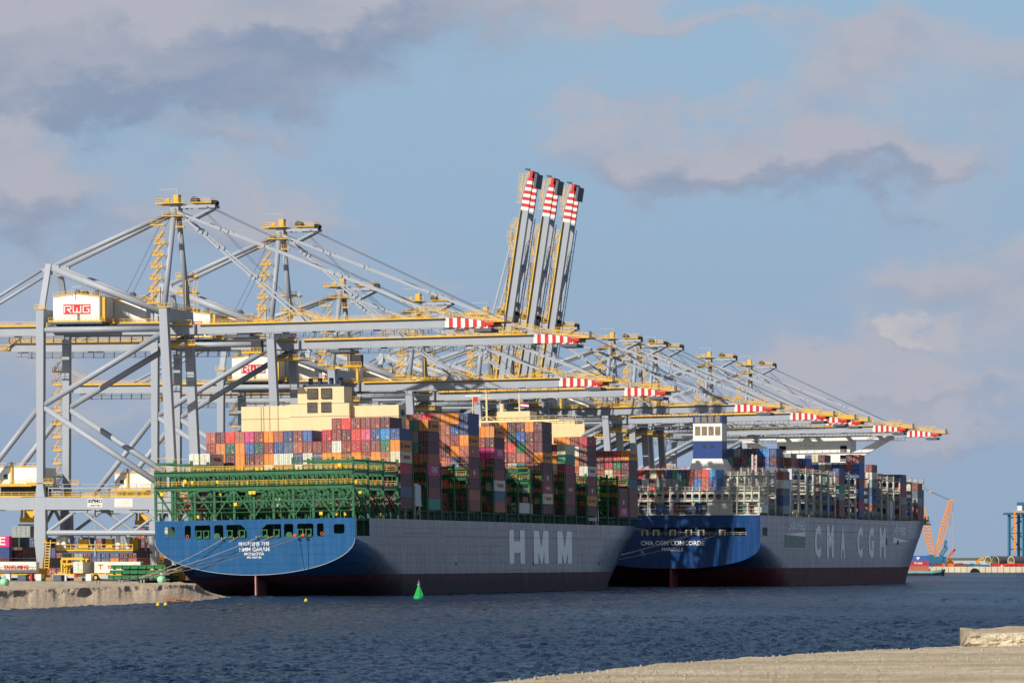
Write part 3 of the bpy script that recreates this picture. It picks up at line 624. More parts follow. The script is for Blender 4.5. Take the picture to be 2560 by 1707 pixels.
    if tall:
        b = MB(); x_ = -A-.97; b.box(x_-.04, x_, 19.6, 23.6, 22.3, 24.5); sg = P(b, 'maker_sign', M_SWHITE); b = MB(); b.box(x_-.04, x_, 11.6, 16.4, 22.3, 24.5); P(b, 'notice_sign', M_SWHITE)
        b = text_mb('ZPMC', 1.05, (x_-.08, 21.6, 23.85), (0, -1, 0), (0, 0, 1), sx=1.35, bold=.04, depth=0)
        text_mb('上海振华重工', .62, (x_-.08, 21.6, 22.72), (0, -1, 0), (0, 0, 1), depth=0, mb=b)
        n = 26; ring = [(1.85*math.cos(2*math.pi*k/n), .5*math.sin(2*math.pi*k/n)) for k in range(n)]
        for (p0, p1) in zip(ring, ring[1:]+ring[:1]): b.beam((x_-.07, 21.6-p0[0], 23.85+p0[1]), (x_-.07, 21.6-p1[0], 23.85+p1[1]), .05, .05)
        P(b, 'sign_lettering', M_BLACK, sg)
        b = MB()
        for r_ in range(5): b.box(x_-.08, x_-.05, 12.1+(.4 if r_ % 2 else 0), 15.9-(.8 if r_ == 0 else 0), 24.1-.38*r_, 24.16-.38*r_)
        P(b, 'sign_lettering', mat('faded_red_print', lin((205, 150, 140))), sg)
    # festoon rail and elevator shaft
    return root
NAMES_C = {}
T_A = make_crane(True, False); S_A = make_crane(False, False); R_A = make_crane(False, True)
GC = 'ship to shore gantry cranes lined up along the quay'
CR = [(50, T_A, 'tall grey gantry crane nearest the sand bank, its white house clear against the sky'),
      (148, T_A, 'second tall grey gantry crane, its lowered boom reaching past the foot of the raised booms'),
      (211, S_A, 'lower grey gantry crane whose boom passes just above the cream funnel of the nearer ship'),
      (298, S_A, 'lower grey gantry crane last before the three with raised booms'),
      (384, R_A, 'grey gantry crane with boom raised upright, leftmost of the three raised booms'),
      (414, R_A, 'grey gantry crane with boom raised upright, middle one of the three raised booms'),
      (444, R_A, 'grey gantry crane with boom raised upright, rightmost of the three raised booms'),
      (471, S_A, 'grey gantry crane with lowered boom, next beyond the three raised booms'),
      (573, S_A, 'distant gantry crane whose yellow topped mast is leftmost beyond the raised booms'),
      (617, S_A, 'distant gantry crane, left one of a close pair behind the blue and white funnel'),
      (646, S_A, 'distant gantry crane, right one of a close pair behind the blue and white funnel'),
      (749, S_A, 'distant gantry crane over the white bridge of the farther ship, second from the far end'),
      (832, S_A, 'farthest gantry crane, its striped boom tip sticking out past all the others')]
used = set()
for u_, proto, lab in CR:
    o = copy_tree(proto) if id(proto) in used else proto; used.add(id(proto))
    place(o, u_, 57.5, 0); tag(o, lab, 'gantry crane', GC)
# ---------------------------------------------------------------- ships
def ship_frame(u0, v0, heel):
    return (Matrix.Translation(W(u0, v0, 0)) @ Matrix.Rotation(ROT, 4, 'Z') @ Matrix.Translation((0, 25.5, 10)) @ Matrix.Rotation(R(heel), 4, 'X') @ Matrix.Translation((0, -25.5, -10)))
MH = ship_frame(0, 0, -.9)          # nearer ship: slight list towards the quay
MC = ship_frame(478, -10.3, 0)      # farther ship
def root_at(name, M, label, cat, group=None):
    o = bpy.data.objects.new(name, None); col.objects.link(o); o.matrix_basis = M; return tag(o, label, cat, group)
def hull_mat(name, paint, boot, zb, scum=None, side=(.028, .042, .075)):
    m = bpy.data.materials.new(name); m.use_nodes = True; t = m.node_tree; p = t.nodes['Principled BSDF']
    tcn = t.nodes.new('ShaderNodeTexCoord'); sp_ = t.nodes.new('ShaderNodeSeparateXYZ'); t.links.new(tcn.outputs['Object'], sp_.inputs[0])
    def nz(s, sc=(1, 1, 1), d=5):
        mp = t.nodes.new('ShaderNodeMapping'); mp.inputs[3].default_value = sc; n = t.nodes.new('ShaderNodeTexNoise'); n.inputs['Scale'].default_value = s; n.inputs['Detail'].default_value = d
        t.links.new(tcn.outputs['Object'], mp.inputs[0]); t.links.new(mp.outputs[0], n.inputs['Vector']); return n.outputs[0]
    def mt(op, a, b=0.0, c=None):
        n = t.nodes.new('ShaderNodeMath'); n.operation = op
        for i, x in enumerate((a, b, c)):
            if x is None: continue
            if isinstance(x, (int, float)): n.inputs[i].default_value = x
            else: t.links.new(x, n.inputs[i])
        return n.outputs[0]
    def mx(f, a, b):
        n = t.nodes.new('ShaderNodeMix'); n.data_type = 'RGBA'; t.links.new(f, n.inputs[0])
        for i, x in ((6, a), (7, b)):
            if isinstance(x, tuple): n.inputs[i].default_value = (*x[:3], 1)
            else: t.links.new(x, n.inputs[i])
        return n.outputs[2]
    zz = mt('ADD', sp_.outputs[2], mt('MULTIPLY', mt('SUBTRACT', nz(.3), .5), .1))
    # plate seams: thin darker lines every 2.2 m up, 12 m along
    seam = mt('MAXIMUM', mt('LESS_THAN', mt('ABSOLUTE', mt('SUBTRACT', mt('FRACT', mt('MULTIPLY', sp_.outputs[2], .45)), .5)), .018), mt('MULTIPLY', mt('LESS_THAN', mt('ABSOLUTE', mt('SUBTRACT', mt('FRACT', mt('MULTIPLY', sp_.outputs[0], .08)), .5)), .006), .7))
    dirt = nz(.12, (1, 1, .25)); dirt2 = nz(.9, (1, 1, .08))
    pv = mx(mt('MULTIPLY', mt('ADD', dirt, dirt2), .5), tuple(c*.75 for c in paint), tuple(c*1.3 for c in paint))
    us = t.nodes.new('ShaderNodeMapRange'); t.links.new(sp_.outputs[0], us.inputs[0]); us.inputs[1].default_value = 3; us.inputs[2].default_value = 22  # greyed look of the sides in shade and sky reflection put into the colour
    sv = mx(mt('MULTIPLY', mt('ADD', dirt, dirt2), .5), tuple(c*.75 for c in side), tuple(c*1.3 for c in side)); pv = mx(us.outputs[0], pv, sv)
    low_ = mx(nz(.25, (1, 1, .5)), tuple(c*.55 for c in boot), tuple(c*1.35 for c in boot))
    if scum:   # dark fouled belt near the waterline
        low_ = mx(mt('MULTIPLY', mt('LESS_THAN', mt('ADD', zz, mt('MULTIPLY', mt('SUBTRACT', nz(.35), .5), 3.0)), zb-1.9), .75), low_, scum)
    cl = mx(mt('GREATER_THAN', zz, zb), low_, pv)
    cl = mx(mt('MULTIPLY', seam, .45), cl, (.008, .01, .016)); scf = mt('MULTIPLY', mt('GREATER_THAN', nz(.35, (.5, 1, 2.2), 6), .63), .22); cl = mx(scf, cl, (.10, .09, .09))
    t.links.new(cl, p.inputs['Base Color']); up_ = mt('GREATER_THAN', zz, zb); t.links.new(mt('SUBTRACT', mt('ADD', .62, mt('MULTIPLY', mt('SUBTRACT', dirt2, .5), .35)), mt('MULTIPLY', up_, .38)), p.inputs['Roughness']); t.links.new(mt('ADD', .22, mt('MULTIPLY', up_, .30)), p.inputs['Specular IOR Level'])
    b = t.nodes.new('ShaderNodeBump'); b.inputs['Distance'].default_value = .05; t.links.new(mt('SUBTRACT', nz(.22, (1, 1, .8), 3), mt('MULTIPLY', seam, .25)), b.inputs['Height']); t.links.new(b.outputs[0], p.inputs['Normal'])
    return m
def hull(L, B, zd, zs_f, zk_f, u_d, u_w, L_w, p_f, notch=None, sheer=0.0):
    st = [0, .6, 1.5, 4, 7.5, 10.5, 13.5, 18, 24, 30, 36, 44, 52, 62, 75, 90, 110, 140, 180, 220, 250, 270, 285, 300, 310, 320, 328, 336, 343, 350, 356, 361, 366]
    st = [s if s <= 100 else 100+(s-100)*(L-100)/266 for s in st]
    zr = [14.4 if zd < 20 else 16.4]
    verts = []; rows = None
    b = MB()
    for s in st:
        zs, zk, p = zs_f(s), zk_f(s), p_f(s); pts = []
        for k in range(13):
            ph = R(90*k/12); h = math.sin(ph)**(2/p); z = zs-(zs-zk)*math.cos(ph)**(2/p); pts.append((h, z))
        top = [zs+(zr[0]-zs)*k/4 for k in (1, 2, 3, 4)] + [zr[0]+1.6, zd]
        pts += [(1, z) for z in top]
        ring = []
        for h, z in pts:
            if z == zd: z = zd + sheer*max(0, (s-L*.6)/(L*.4))**2
            f = max(0, min(1, z/zd)); u0 = u_w+(u_d-u_w)*f; LL = L_w+(L-L_w)*f**.8
            if s > u0: h = h*max(0.0, 1-((min(s, LL)-u0)/(LL-u0))**2.3)
            uu = min(s, LL)
            ring.append((uu, h*B/2, z))
        verts.append(ring)
    n = len(verts[0]); vs = []
    for ring in verts:
        for (u, h, z) in ring: vs.append((u, B/2-h, z))
        for (u, h, z) in ring: vs.append((u, B/2+h, z))
    fs = []
    for i in range(len(st)-1):
        for k in range(n-1):
            if notch and notch[0] <= st[i] < notch[1] and k >= n-3:
                continue
            a = i*2*n+k; c = a+2*n; fs.append((a, a+1, c+1, c)); a += n; c += n; fs.append((a, c, c+1, a+1))
    b.add(vs, fs); return b, verts
# ---- nearer ship
BLUE = lin((30, 86, 134)); 
M_HULLH = hull_mat('blue_hull_paint', BLUE, lin((84, 46, 54)), 5.0, scum=lin((30, 28, 32)))
LBL_H = 'large near container ship with blue stern, green lashing frames and cream funnel block'
SH = root_at('container_ship', MH, LBL_H, 'container ship')
pw = lambda tab: (lambda s: interp(tab, s))
b, HV = hull(366, 51, 18.8, pw([(0, 13.8), (10, 12.4), (20, 10.6), (35, 7), (50, 3), (70, -5), (100, -10)]), pw([(0, 5.2), (8, 3), (20, -3), (35, -10), (50, -13), (60, -14)]),
          325, 262, 350, pw([(0, 2.0), (40, 2.2), (80, 3.2)]), notch=(1.5, 13.5))
hl = b.build('hull', M_HULLH, SH, smooth=True)
# transom plate with mooring openings
def v_of(px): return 51*(889.5-px)/501.5
def z_of(py, px): return 8.9+(1399-py)/10.19 - (v_of(px)-25.5)*-.0157
out_ = []
for k in range(13):
    ph = R(90*k/12); out_.append((25.5-25.5*math.sin(ph), 13.8-8.6*math.cos(ph)))
o1 = [(25.5-x[0], x[1]) for x in out_]
outer = [(-(25.5-a), z) for a, z in out_[::-1]]   # placeholder, rebuilt below
pts = []
for k in range(25):
    ph = R(-90+180*k/24); pts.append((25.5*math.sin(ph), 13.8-8.6*math.cos(ph)))
pts += [(25.5, 18.8), (-25.5, 18.8)]
holes = []
for x0, x1, kind in [(105, 190, 's'), (272, 323, 'r'), (355, 483, 'r'), (515, 590, 'r'), (615, 783, 'aR'), (897, 1063, 'aL'), (1087, 1163, 'r'), (1195, 1327, 'r'), (1356, 1410, 'r'), (1493, 1580, 's')]:
    a = 25.5-v_of(380+x0/3.267); c = 25.5-v_of(380+x1/3.267)
    z0, z1 = (15.0, 17.35) if kind == 's' else (14.45, 17.6)
    if kind in 'rs': holes.append(rrect(a, c, z0, z1, .45))
    else:
        cut = [(a, z0), (c, z0), (c, z0+1.3), (c-.5, z1-.9), (c-1.6, z1), (a+.2, z1), (a, z1-.2)] if kind == 'aR' else [(a, z0), (c, z0), (c, z1-.2), (c-.2, z1), (a+1.6, z1), (a+.5, z1-.9), (a, z0+1.3)]
        holes.append(cut)
b = plate(pts, holes, .16, (-.09, 25.5, 0), (0, -1, 0), (0, 0, 1)); b.build('transom', M_HULLH, SH)
b = MB()      # pale edge line round the transom
for p0, p1 in zip(pts[:25], pts[1:25]): b.beam((-.2, 25.5-p0[0], p0[1]), (-.2, 25.5-p1[0], p1[1]), .10, .14)
b.build('edge_trim', mat('weathered_edge', lin((150, 160, 165))), SH)
# mooring deck behind the openings
b = MB(); b.box(.2, 13.4, .3, 50.7, 13.9, 14.3); b.box(9.5, 10, .3, 50.7, 14.32, 18.5); b.box(.1, 1.4, .6, 50.4, 18.4, 18.75); b.box(3, 13.4, .4, 50.6, 18.2, 18.7)
for v in (6, 14, 21, 30, 37, 45): b.box(2.2, 2.8, v, v+.5, 14.3, 18.3)
b.box(13.2, 13.5, .2, 50.8, 14.3, 18.7)
b.build('mooring_deck', M_GREEND, SH)
for x0 in (365, 427, 620, 722, 905, 1005, 1198, 1265):
    vv = v_of(380+x0/3.267+8); b = MB()
    b.box(-.55, .35, vv-.7, vv-.45, 14.4, 16.1); b.box(-.55, .35, vv+.55, vv+.8, 14.4, 16.1); b.box(-.55, .35, vv-.8, vv+.9, 16.1, 16.3); b.box(-.5, .35, vv-.45, vv+.55, 14.35, 14.7); b.box(.05, .3, vv-.45, vv+.55, 14.7, 15.0)
    b.build('fairlead', M_GREEN, SH)
for x0 in (527, 1118):
    vv = v_of(380+x0/3.267+3); b = MB(); b.poly([(-.2, vv-.9, 14.4), (-.2, vv-.7, 15.3), (-.2, vv-.3, 15.6), (-.2, vv+.3, 15.6), (-.2, vv+.7, 15.3), (-.2, vv+.9, 14.4)][::-1], (.4, 0, 0)); b.build('chock', M_GREEN, SH)
for x0, zz in ((290, 14.9), (1393, 15.1)):
    vv = v_of(380+x0/3.267); b = MB()
    for k in range(10): t0, t1 = 2*math.pi*k/10, 2*math.pi*(k+1)/10; b.beam((.2, vv+.36*math.cos(t0), zz+.36*math.sin(t0)), (.2, vv+.36*math.cos(t1), zz+.36*math.sin(t1)), .14, .14)
    b.build('lifebuoy', M_ORANGE, SH)
# lettering on the transom
tv = lambda px: 25.5+.0  # centre line
b = text_mb('에이치엠엠 가람', 1.12, (-.20, v_of(637), 12.75), (0, -1, 0), (0, 0, 1), sx=1.06, bold=.012)
text_mb('HMM GARAM', 1.38, (-.20, v_of(638), 11.45), (0, -1, 0), (0, 0, 1), sx=.93, bold=.012, mb=b)
text_mb('MONROVIA', 1.08, (-.20, v_of(637), 10.35), (0, -1, 0), (0, 0, 1), sx=.88, bold=.008, mb=b)
text_mb('IMO 9869186', .74, (-.20, v_of(637), 9.5), (0, -1, 0), (0, 0, 1), sx=.9, bold=.006, mb=b)
b.build('ship_name', M_TEXT, SH)
# big side lettering H M M on the starboard shell
b = MB(); y_ = -.07
def glyph(pl, u0, u1, z0, z1):
    for poly in pl: b.poly([(u0+x*(u1-u0), y_, z0+z*(z1-z0)) for x, z in poly], (0, .04, 0))
Hg = [[(0,0),(.3,0),(.3,1),(0,1)], [(.7,0),(1,0),(1,1),(.7,1)], [(.3,.33),(.7,.33),(.7,.67),(.3,.67)]]
Mg = [[(0,0),(.3,0),(.3,.52),(.3,1),(0,1)], [(.7,0),(1,0),(1,1),(.7,1),(.7,.52)], [(.3,.35),(.45,0),(.55,0),(.5,.46),(.34,1),(.3,1)], [(.7,.35),(.7,1),(.66,1),(.5,.46),(.55,0)]]
def u_h(px): return (4.457e6/(4385-px)-1275)/SY
for g, p0, p1 in ((Hg, 1273, 1311.5), (Mg, 1334, 1371), (Mg, 1393, 1429)): b = MB(); glyph(g, u_h(p0), u_h(p1), 7.5, 16.7); b.build('side_letter', mat('hull_white_lettering', lin((246, 246, 242)), .25, var=.05, streak=True, spec=1.0), SH)
b = MB()
for px_, z0, z1 in ((1041, 5.6, 6.6), (1140, 5.7, 6.6), (1333, 5.8, 6.4)): uu = u_h(px_); b.box(uu-.15, uu+.15, y_, y_+.04, z0, z1)
b.build('draught_mark', M_TEXT, SH)
b = MB()
for px_ in (1140, 1333, 1497): uu = u_h(px_); b.box(uu-.35, uu+.35, y_-.01, y_+.04, 7.0, 7.9)
b.box(u_h(1013), u_h(1107), -.075, -.05, 15.25, 15.32); b.box(u_h(1110), u_h(1500), -.075, -.05, 14.7, 14.76)
b.build('shell_fitting', M_DARK, SH)
# rudder
b = MB(); b.hexa([(.6, 25.1, -3), (8.0, 24.9, -3), (8.0, 26.1, -3), (.6, 25.9, -3)], [(.2, 25.2, 5.6), (7.4, 24.9, 4.4), (7.4, 26.1, 4.4), (.2, 25.8, 5.6)]); b.build('rudder', mat('antifouling_red', lin((96, 46, 50)), .6, var=.3), SH)
b = MB()
for k in range(11): b.box(.02, .10, 25.36, 25.64, -.2+k*.55, .15+k*.55)
b.build('draught_mark', mat('pink_scale', lin((220, 170, 165))), SH)
# deck, hatch covers, coamings
b = MB(); b.box(13.6, 345, .35, 50.65, 17.6, 18.2); b.build('deck', M_GREEND, SH)
b = MB()
for n in range(0, 20):
    if n in (1, 16, 17): continue
    u0 = 44.5+14.5*n; b.box(u0-.3, u0+12.6, 2.6, 48.4, 18.22, 21.3)
b.build('hatch_cover', M_GREEND, SH)
b = MB()
for k in range(75):
    u0 = 15+k*4.3; b.beam((u0, .6, 18.2), (u0, .6, 21.2 if k % 3 else 19.3), .35, .35)
    if k % 2: b.tube((u0+1.4, .9, 18.4), (u0+1.4, .9, 20.0), .28, 8)
b.rail((14, .25, 18.8), (343, .25, 18.8), step=2.2, r=.04, toe=0); b.box(40, 340, .5, .75, 20.9, 21.25)
b.build('deck_fittings', M_GREEND, SH)
# cell guide / lashing frames
def lash_green(z0, detailed, top):
    b = MB(); y = MB()
    step = 5.04
    for k in range(11):
        v = .35+k*step; zt_ = 33.8 if k in (0, 1, 2, 3, 9) or not detailed else top
        b.box(-.3, .3, v-.3, v+.3, z0, zt_)
        if k < 10:
            b.box(-.18, .18, v+2.4, v+2.7, 26.6, top+.4)
            if detailed:
                a, c = ((v, 26.2), (v+step, z0+.4)) if k % 2 == 0 else ((v, z0+.4), (v+step, 26.2))
                b.beam((0, a[0], a[1]), (0, c[0], c[1]), .34, .34, (1, 0, 0))
            else:
                b.beam((0, v+(.3 if k % 2 else step-.3), 26.2), (0, v+(step-.3 if k % 2 else .3), z0+2.5), .36, .36, (1, 0, 0))
    b.box(-.6, .6, .3, 50.8, 29.6, 30.7); b.box(-.5, .5, .3, 50.8, 26.1, 27.1); b.box(-1.0, 1.0, .3, 50.8, 30.7, 30.85); b.box(-1.0, 1.0, .3, 50.8, 27.1, 27.2)
    b.box(-.4, .4, .3, 50.8, 23.2, 23.5)
    for z in (20.6, 21.6, 24.6): b.box(-.55, -.48, .3, 50.8, z, z+.1)
    if detailed:
        for k in range(20): v = 1.6+k*2.52; b.box(-.5, .5, v-.1, v+.1, 27.2, 29.6); b.box(.2, .4, v-.5, v-.3, 18.9, 26.1) if k % 3 == 1 else None
    for v0 in (0, 5.04, 10.1, 45.4): b.box(-.45, .45, v0+.4, v0+5.1, 32.6, 33.1)
    y.rail((-1.0, .4, 30.9), (-1.0, 50.6, 30.9), h=1.1, step=2.5, r=.05, toe=0); y.rail((-1.0, .4, 27.25), (-1.0, 50.6, 27.25), h=1.1, step=5.04, r=.05, toe=0)
    for v0 in (0, 5.04, 10.1, 45.4): y.beam((-.5, v0+.5, 34.2), (-.5, v0+5, 34.2), .09, .09)
    return b, y
for k, u_ in enumerate((-.35, 13.6, 28, 42.4)):
    b, y = lash_green(18.9 if k == 0 else 18.3, True, 31.4)
    b.v = [(p[0]+u_+.4, p[1], p[2]) for p in b.v]; y.v = [(p[0]+u_+.4, p[1], p[2]) for p in y.v]
    fr = b.build('lashing_frame', M_GREEN, SH); y.build('walkway_rail', M_YEL, fr)
    rr_ = random.Random(k); q_ = MB()
    for j in range(7): vv = rr_.uniform(1, 50); zz = rr_.choice([19.6, 22.2, 25, 28, 31.3]); q_.box(u_-.9, u_-.82, vv, vv+.8, zz, zz+.8)
    q_.build('notice_board', mat('yellow_notice', lin((240, 200, 10)), .5), fr)
b = MB()     # fore-and-aft ties of the aft frames and the port/starboard side trusses
for v in (.4, 10.5, 20.5, 30.7, 40.8, 50.6):
    for z in (26.6, 30.1): b.beam((0, v, z), (42, v, z), .4, .6)
for v in (.4, 50.6):
    for u_ in (0, 14, 28): b.beam((u_+.5, v, 26.2), (u_+13.5, v, 20.2), .36, .36); b.beam((u_+.5, v, 32.9), (u_+13.5, v, 32.9), .3, .5)
b.build('side_tie', M_GREEN, SH)
gm = None
for n in range(1, 20):
    u_ = 44.5+14.5*n-1.2
    if gm is None:
        b, y = lash_green(18.3, False, 31.2); gm = b.mesh('lashing_frame', M_GREEN); ym = y.mesh('walkway_rail', M_YEL)
    fo = bpy.data.objects.new('lashing_frame', gm); col.objects.link(fo); fo.parent = SH; fo.location = (u_, 0, 0)
    yo = bpy.data.objects.new('walkway_rail', ym); col.objects.link(yo); yo.parent = fo
# funnel block
b = MB(); b.box(60.5, 69, 33.0, 46.2, 18.3, 48.6); b.box(59.6, 69, 17.2, 32.98, 18.3, 49.0); b.box(61.5, 69, 4.6, 17.18, 18.3, 48.2)
fb = b.build('funnel_house', M_CREAM, SH)
b = MB(); b.box(59.9, 68, 18.6, 30.9, 49.02, 53.2); b.build('funnel_top', M_CREAM, fb)
b = MB(); b.box(59.52, 59.6, 17.2, 32.98, 45.6, 45.68); b.box(60.42, 60.5, 33, 46.2, 45.3, 45.38); b.box(61.42, 61.5, 4.6, 17.18, 45.3, 45.38); b.box(59.52, 59.6, 17.2, 32.98, 48.94, 49.02)
for v in (40.9, 40.2, 38.6, 36.4): b.beam((60.4, v, 40), (60.4, v, 48.6), .07, .07)
b.build('wall_seam', M_STEEL2, fb)
b = MB()
for z0 in (50.2, 46.6):
    for v0 in (21.9, 25.6):
        b.box(59.45, 59.6 if z0 < 49 else 59.9, v0, v0+2.7, z0, z0+2.7)
b.build('louvre', M_LOUVRE, fb)
b = MB()
for z0 in (50.2, 46.6):
    for v0 in (21.9, 25.6):
        for k in range(8): b.box(59.38, 59.45, v0, v0+2.7, z0+.05+k*.34, z0+.2+k*.34)
b.build('louvre_slat', M_DARK, fb)
b = MB(); b.rail((60.6, 46, 48.6), (60.6, 33.2, 48.6), r=.04, toe=0); b.rail((61.6, 17, 48.2), (61.6, 4.8, 48.2), r=.04, toe=0); b.rail((61.6, 4.7, 48.2), (68.9, 4.7, 48.2), r=.04, toe=0)
b.build('roof_rail', M_STEEL2, fb)
b = MB(); b.box(60.5, 67.5, 19.6, 29.6, 53.2, 53.9)
for v in (20.5, 23, 26, 28.5): b.tube((64, v, 53.9), (64, v, 55.6), .6, 12)
b.build('exhaust_pipe', mat('soot_blue_steel', lin((48, 62, 88)), .5), fb)
b = MB(); text_mb('HMM', 2.4, (65.2, 4.53, 46.2), (1, 0, 0), (0, 0, 1), sx=.75, bold=.06, mb=b); b.build('funnel_lettering', mat('faded_blue_letters', lin((60, 80, 130))), fb)
# white workshop cabin on stilts at the side
b = MB(); b.box(60.5, 66.5, .3, 2.9, 22.6, 27.4); b.hexa([(60.5,.3,27.4),(66.5,.3,27.4),(66.5,2.9,27.4),(60.5,2.9,27.4)], [(61.5,.8,28),(65.5,.8,28),(65.5,2.4,28),(61.5,2.4,28)]); cb_ = b.build('side_cabin', mat('cool_white_paint', lin((205, 208, 212)), .5), SH)
b = MB()
for u_ in (61, 66): b.beam((u_, .6, 18.2), (u_, .6, 22.2), .3, .3); b.beam((u_, 2.6, 18.2), (u_, 2.6, 22.2), .3, .3)
b.beam((61, .6, 18.4), (66, .6, 22.2), .2, .2); b.box(60, 67, .2, 3, 22.2, 22.58); b.build('cabin_stilt', M_CREAM, cb_)
# navigation bridge amidships-forward with wings
b = MB(); b.box(278, 289, 12, 40, 18.3, 50.4); br = b.build('bridge_house', M_CREAM, SH)
b = MB(); b.box(278.5, 288, 21, 31, 50.4, 53.0); b.box(277.8, 288, 7.2, 46, 47.2, 50.0); b.poly([(278, 7.1, 50.0), (278, 7.1, 47.2), (278, 11.9, 44.0), (278, 11.9, 50.0)], (8, 0, 0)); b.poly([(278, 4.2, 48.8), (278, 4.2, 46.2), (278, 9.0, 41.2), (278, 15.8, 41.2), (278, 15.8, 48.8)], (-.5, 0, 0))
b.build('bridge_wing', M_CREAM, br)
b = MB()
for v in range(13, 39, 2): b.box(277.85, 278.0, v, v+1.3, 48.2, 49.4)
b.build('window', M_GLASS, br)
b = MB(); b.rail((277.9, 7, 50.4), (277.9, 45, 50.4), r=.05, toe=0); b.rail((277.5, 4.4, 48.9), (277.5, 15, 48.9), r=.05, toe=0)
b.beam((280, 34.5, 50.4), (280, 34.5, 60.5), .5, .5); b.beam((280, 34.5, 52), (280, 37, 50.4), .16, .16); b.beam((280, 34.5, 52), (280, 32, 50.4), .16, .16); b.beam((280, 33, 57.2), (280, 36, 57.2), .2, .2); b.beam((280, 33.4, 59), (280, 35.6, 59), .2, .2)
b.beam((280, 24.5, 50.4), (280, 24.5, 58.4), .35, .35); b.beam((280, 23, 54), (280, 26, 54), .2, .2); b.beam((280, 38.8, 50.4), (280, 38.8, 58.6), .2, .2); b.tube((281, 30, 53), (281, 30, 55.4), .7, 8)
b.build('mast', M_CREAM, br)
b = MB(); b.box(280, 280.3, 36.2, 41, 57.8, 58.1); b.tube((280, 28, 50.4), (280, 28, 52), .35, 8); b.tube((280, 21.5, 50.4), (280, 21.5, 52), .35, 8); b.build('radar_scanner', M_WHITE, br)
b = MB(); b.box(280, 280.04, 37.2, 38.6, 56.0, 57.6); b.build('red_flag', M_RED, br)
b = MB()
for k, c in enumerate((0, 1, 2)): b.cur = c; b.poly([(279.9, 24.2, 55.6-k*.5), (279.9, 24.2, 55.1-k*.5), (279.9, 21.6, 54.8-k*.5), (279.9, 21.6, 55.3-k*.5)], (.05, 0, 0))
b.build('tricolour_flag', [M_RED, M_SWHITE, M_NAVY], br)
# lifeboat at the starboard side
b = MB(); 
for (x0, x1, r0, r1) in ((273.5, 275, .5, 1.25), (275, 279.5, 1.25, 1.3), (279.5, 281.5, 1.3, .5)): b.tube((x0, 1.9, 26.2), (x1, 1.9, 26.2), r0, 12, r1)
b.box(275.5, 279, 1.2, 2.6, 27.0, 27.9); b.build('lifeboat', mat('lifeboat_orange', lin((206, 96, 64)), .5), SH, smooth=False)
b = MB(); b.box(273.8, 277.5, .3, 2.8, 18.3, 23.2); b.build('side_cabin', M_WHITE, SH)
b = MB(); b.beam((262, .1, 20.4), (272, .1, 20.4), .5, .9); b.build('gangway', mat('aluminium', lin((150, 155, 165)), .4), SH)

# ---- farther ship
BL2 = lin((26, 64, 114))
M_HULLC = hull_mat('navy_hull_paint', BL2, lin((104, 44, 50)), 6.2, side=(.055, .055, .075))
SC = root_at('container_ship', MC, 'farther container ship with navy stern, pale lashing frames and blue and white funnel', 'container ship')
b, CV = hull(400, 61.3, 23.8, pw([(0, 14.2), (10, 13), (20, 11.6), (35, 8), (50, 4), (75, -5), (110, -9)]), pw([(0, 6.0), (8, 5), (20, -1), (35, -8), (50, -11), (60, -13)]),
          348, 285, 382, pw([(0, 2.3), (40, 2.3), (80, 3.2)]), sheer=1.6)
b.build('hull', M_HULLC, SC, smooth=True)
def cy(px): # px across the transom -> local y, measured at the transom
    X_ = (px-1280)/13060; # X/Y = X_
    # X = -38.2+SX*478-SY*v ; Y = 1275+SY*478+SX*v
    a_ = -38.2+SX*478; c_ = 1275+SY*478; v = (a_-X_*c_)/(SY+X_*SX); return v+10.3
pts = []
for k in range(25):
    ph = R(-90+180*k/24); s_ = math.sin(ph); c_ = math.cos(ph); pts.append((30.65*math.copysign(abs(s_)**(2/2.3), s_), 14.2-8.2*max(0, c_)**(2/2.3)))
pts += [(30.65, 23.8), (-30.65, 23.8)]
holes = []
for p0, p1 in ((1606, 1621), (1628, 1661), (1667, 1696), (1703, 1738), (1744, 1790), (1795, 1829), (1835, 1864)): holes.append(rrect(30.65-cy(p0), 30.65-cy(p1), 17.0, 19.7, .25))
b = plate(pts, holes, .16, (-.09, 30.65, 0), (0, -1, 0), (0, 0, 1)); b.build('transom', M_HULLC, SC)
b = MB(); b.box(.2, 12, .4, 60.9, 16.2, 16.7); b.box(6, 6.4, .4, 60.9, 16.7, 23); b.box(.2, 12, .4, 60.9, 20.2, 20.6); b.build('mooring_deck', M_STEEL2, SC)
for px_ in (1612, 1640, 1682, 1722, 1753, 1806):
    y0 = cy(px_); b = MB(); b.box(-.3, .4, y0-1.1, y0-.6, 17.0, 18.6); b.box(-.3, .4, y0+.6, y0+1.1, 17.0, 18.6); b.box(-.3, .4, y0-1.1, y0+1.1, 18.6, 19.0); b.build('fairlead', M_LASH, SC)
b = MB(); b.rail((-.3, cy(1866), 17.0), (-.3, cy(1606), 17.0), r=.05, toe=0); b.build('transom_rail', M_LASH, SC)
b = text_mb('CMA CGM CONCORDE', 2.05, (-.2, cy(1681.5), 14.45), (0, -1, 0), (0, 0, 1), sx=1.0, bold=.04)
text_mb('MARSEILLE', 1.55, (-.2, cy(1681.5), 12.4), (0, -1, 0), (0, 0, 1), sx=1.0, bold=.03, mb=b)
b.build('ship_name', M_TEXT, SC)
b = MB(); b.hexa([(1, 30.0, -3), (9.5, 29.8, -3), (9.5, 31.2, -3), (1, 31, -3)], [(.6, 30.1, 6.3), (8.8, 29.8, 5.6), (8.8, 31.2, 5.6), (.6, 30.9, 6.3)]); b.build('rudder', mat('antifouling_bright', lin((128, 50, 50)), .6, var=.25), SC)
def u_c(px): return ((4.319e6/(4385-px)-1275)/SY)-478
b = MB(); y_ = -.07
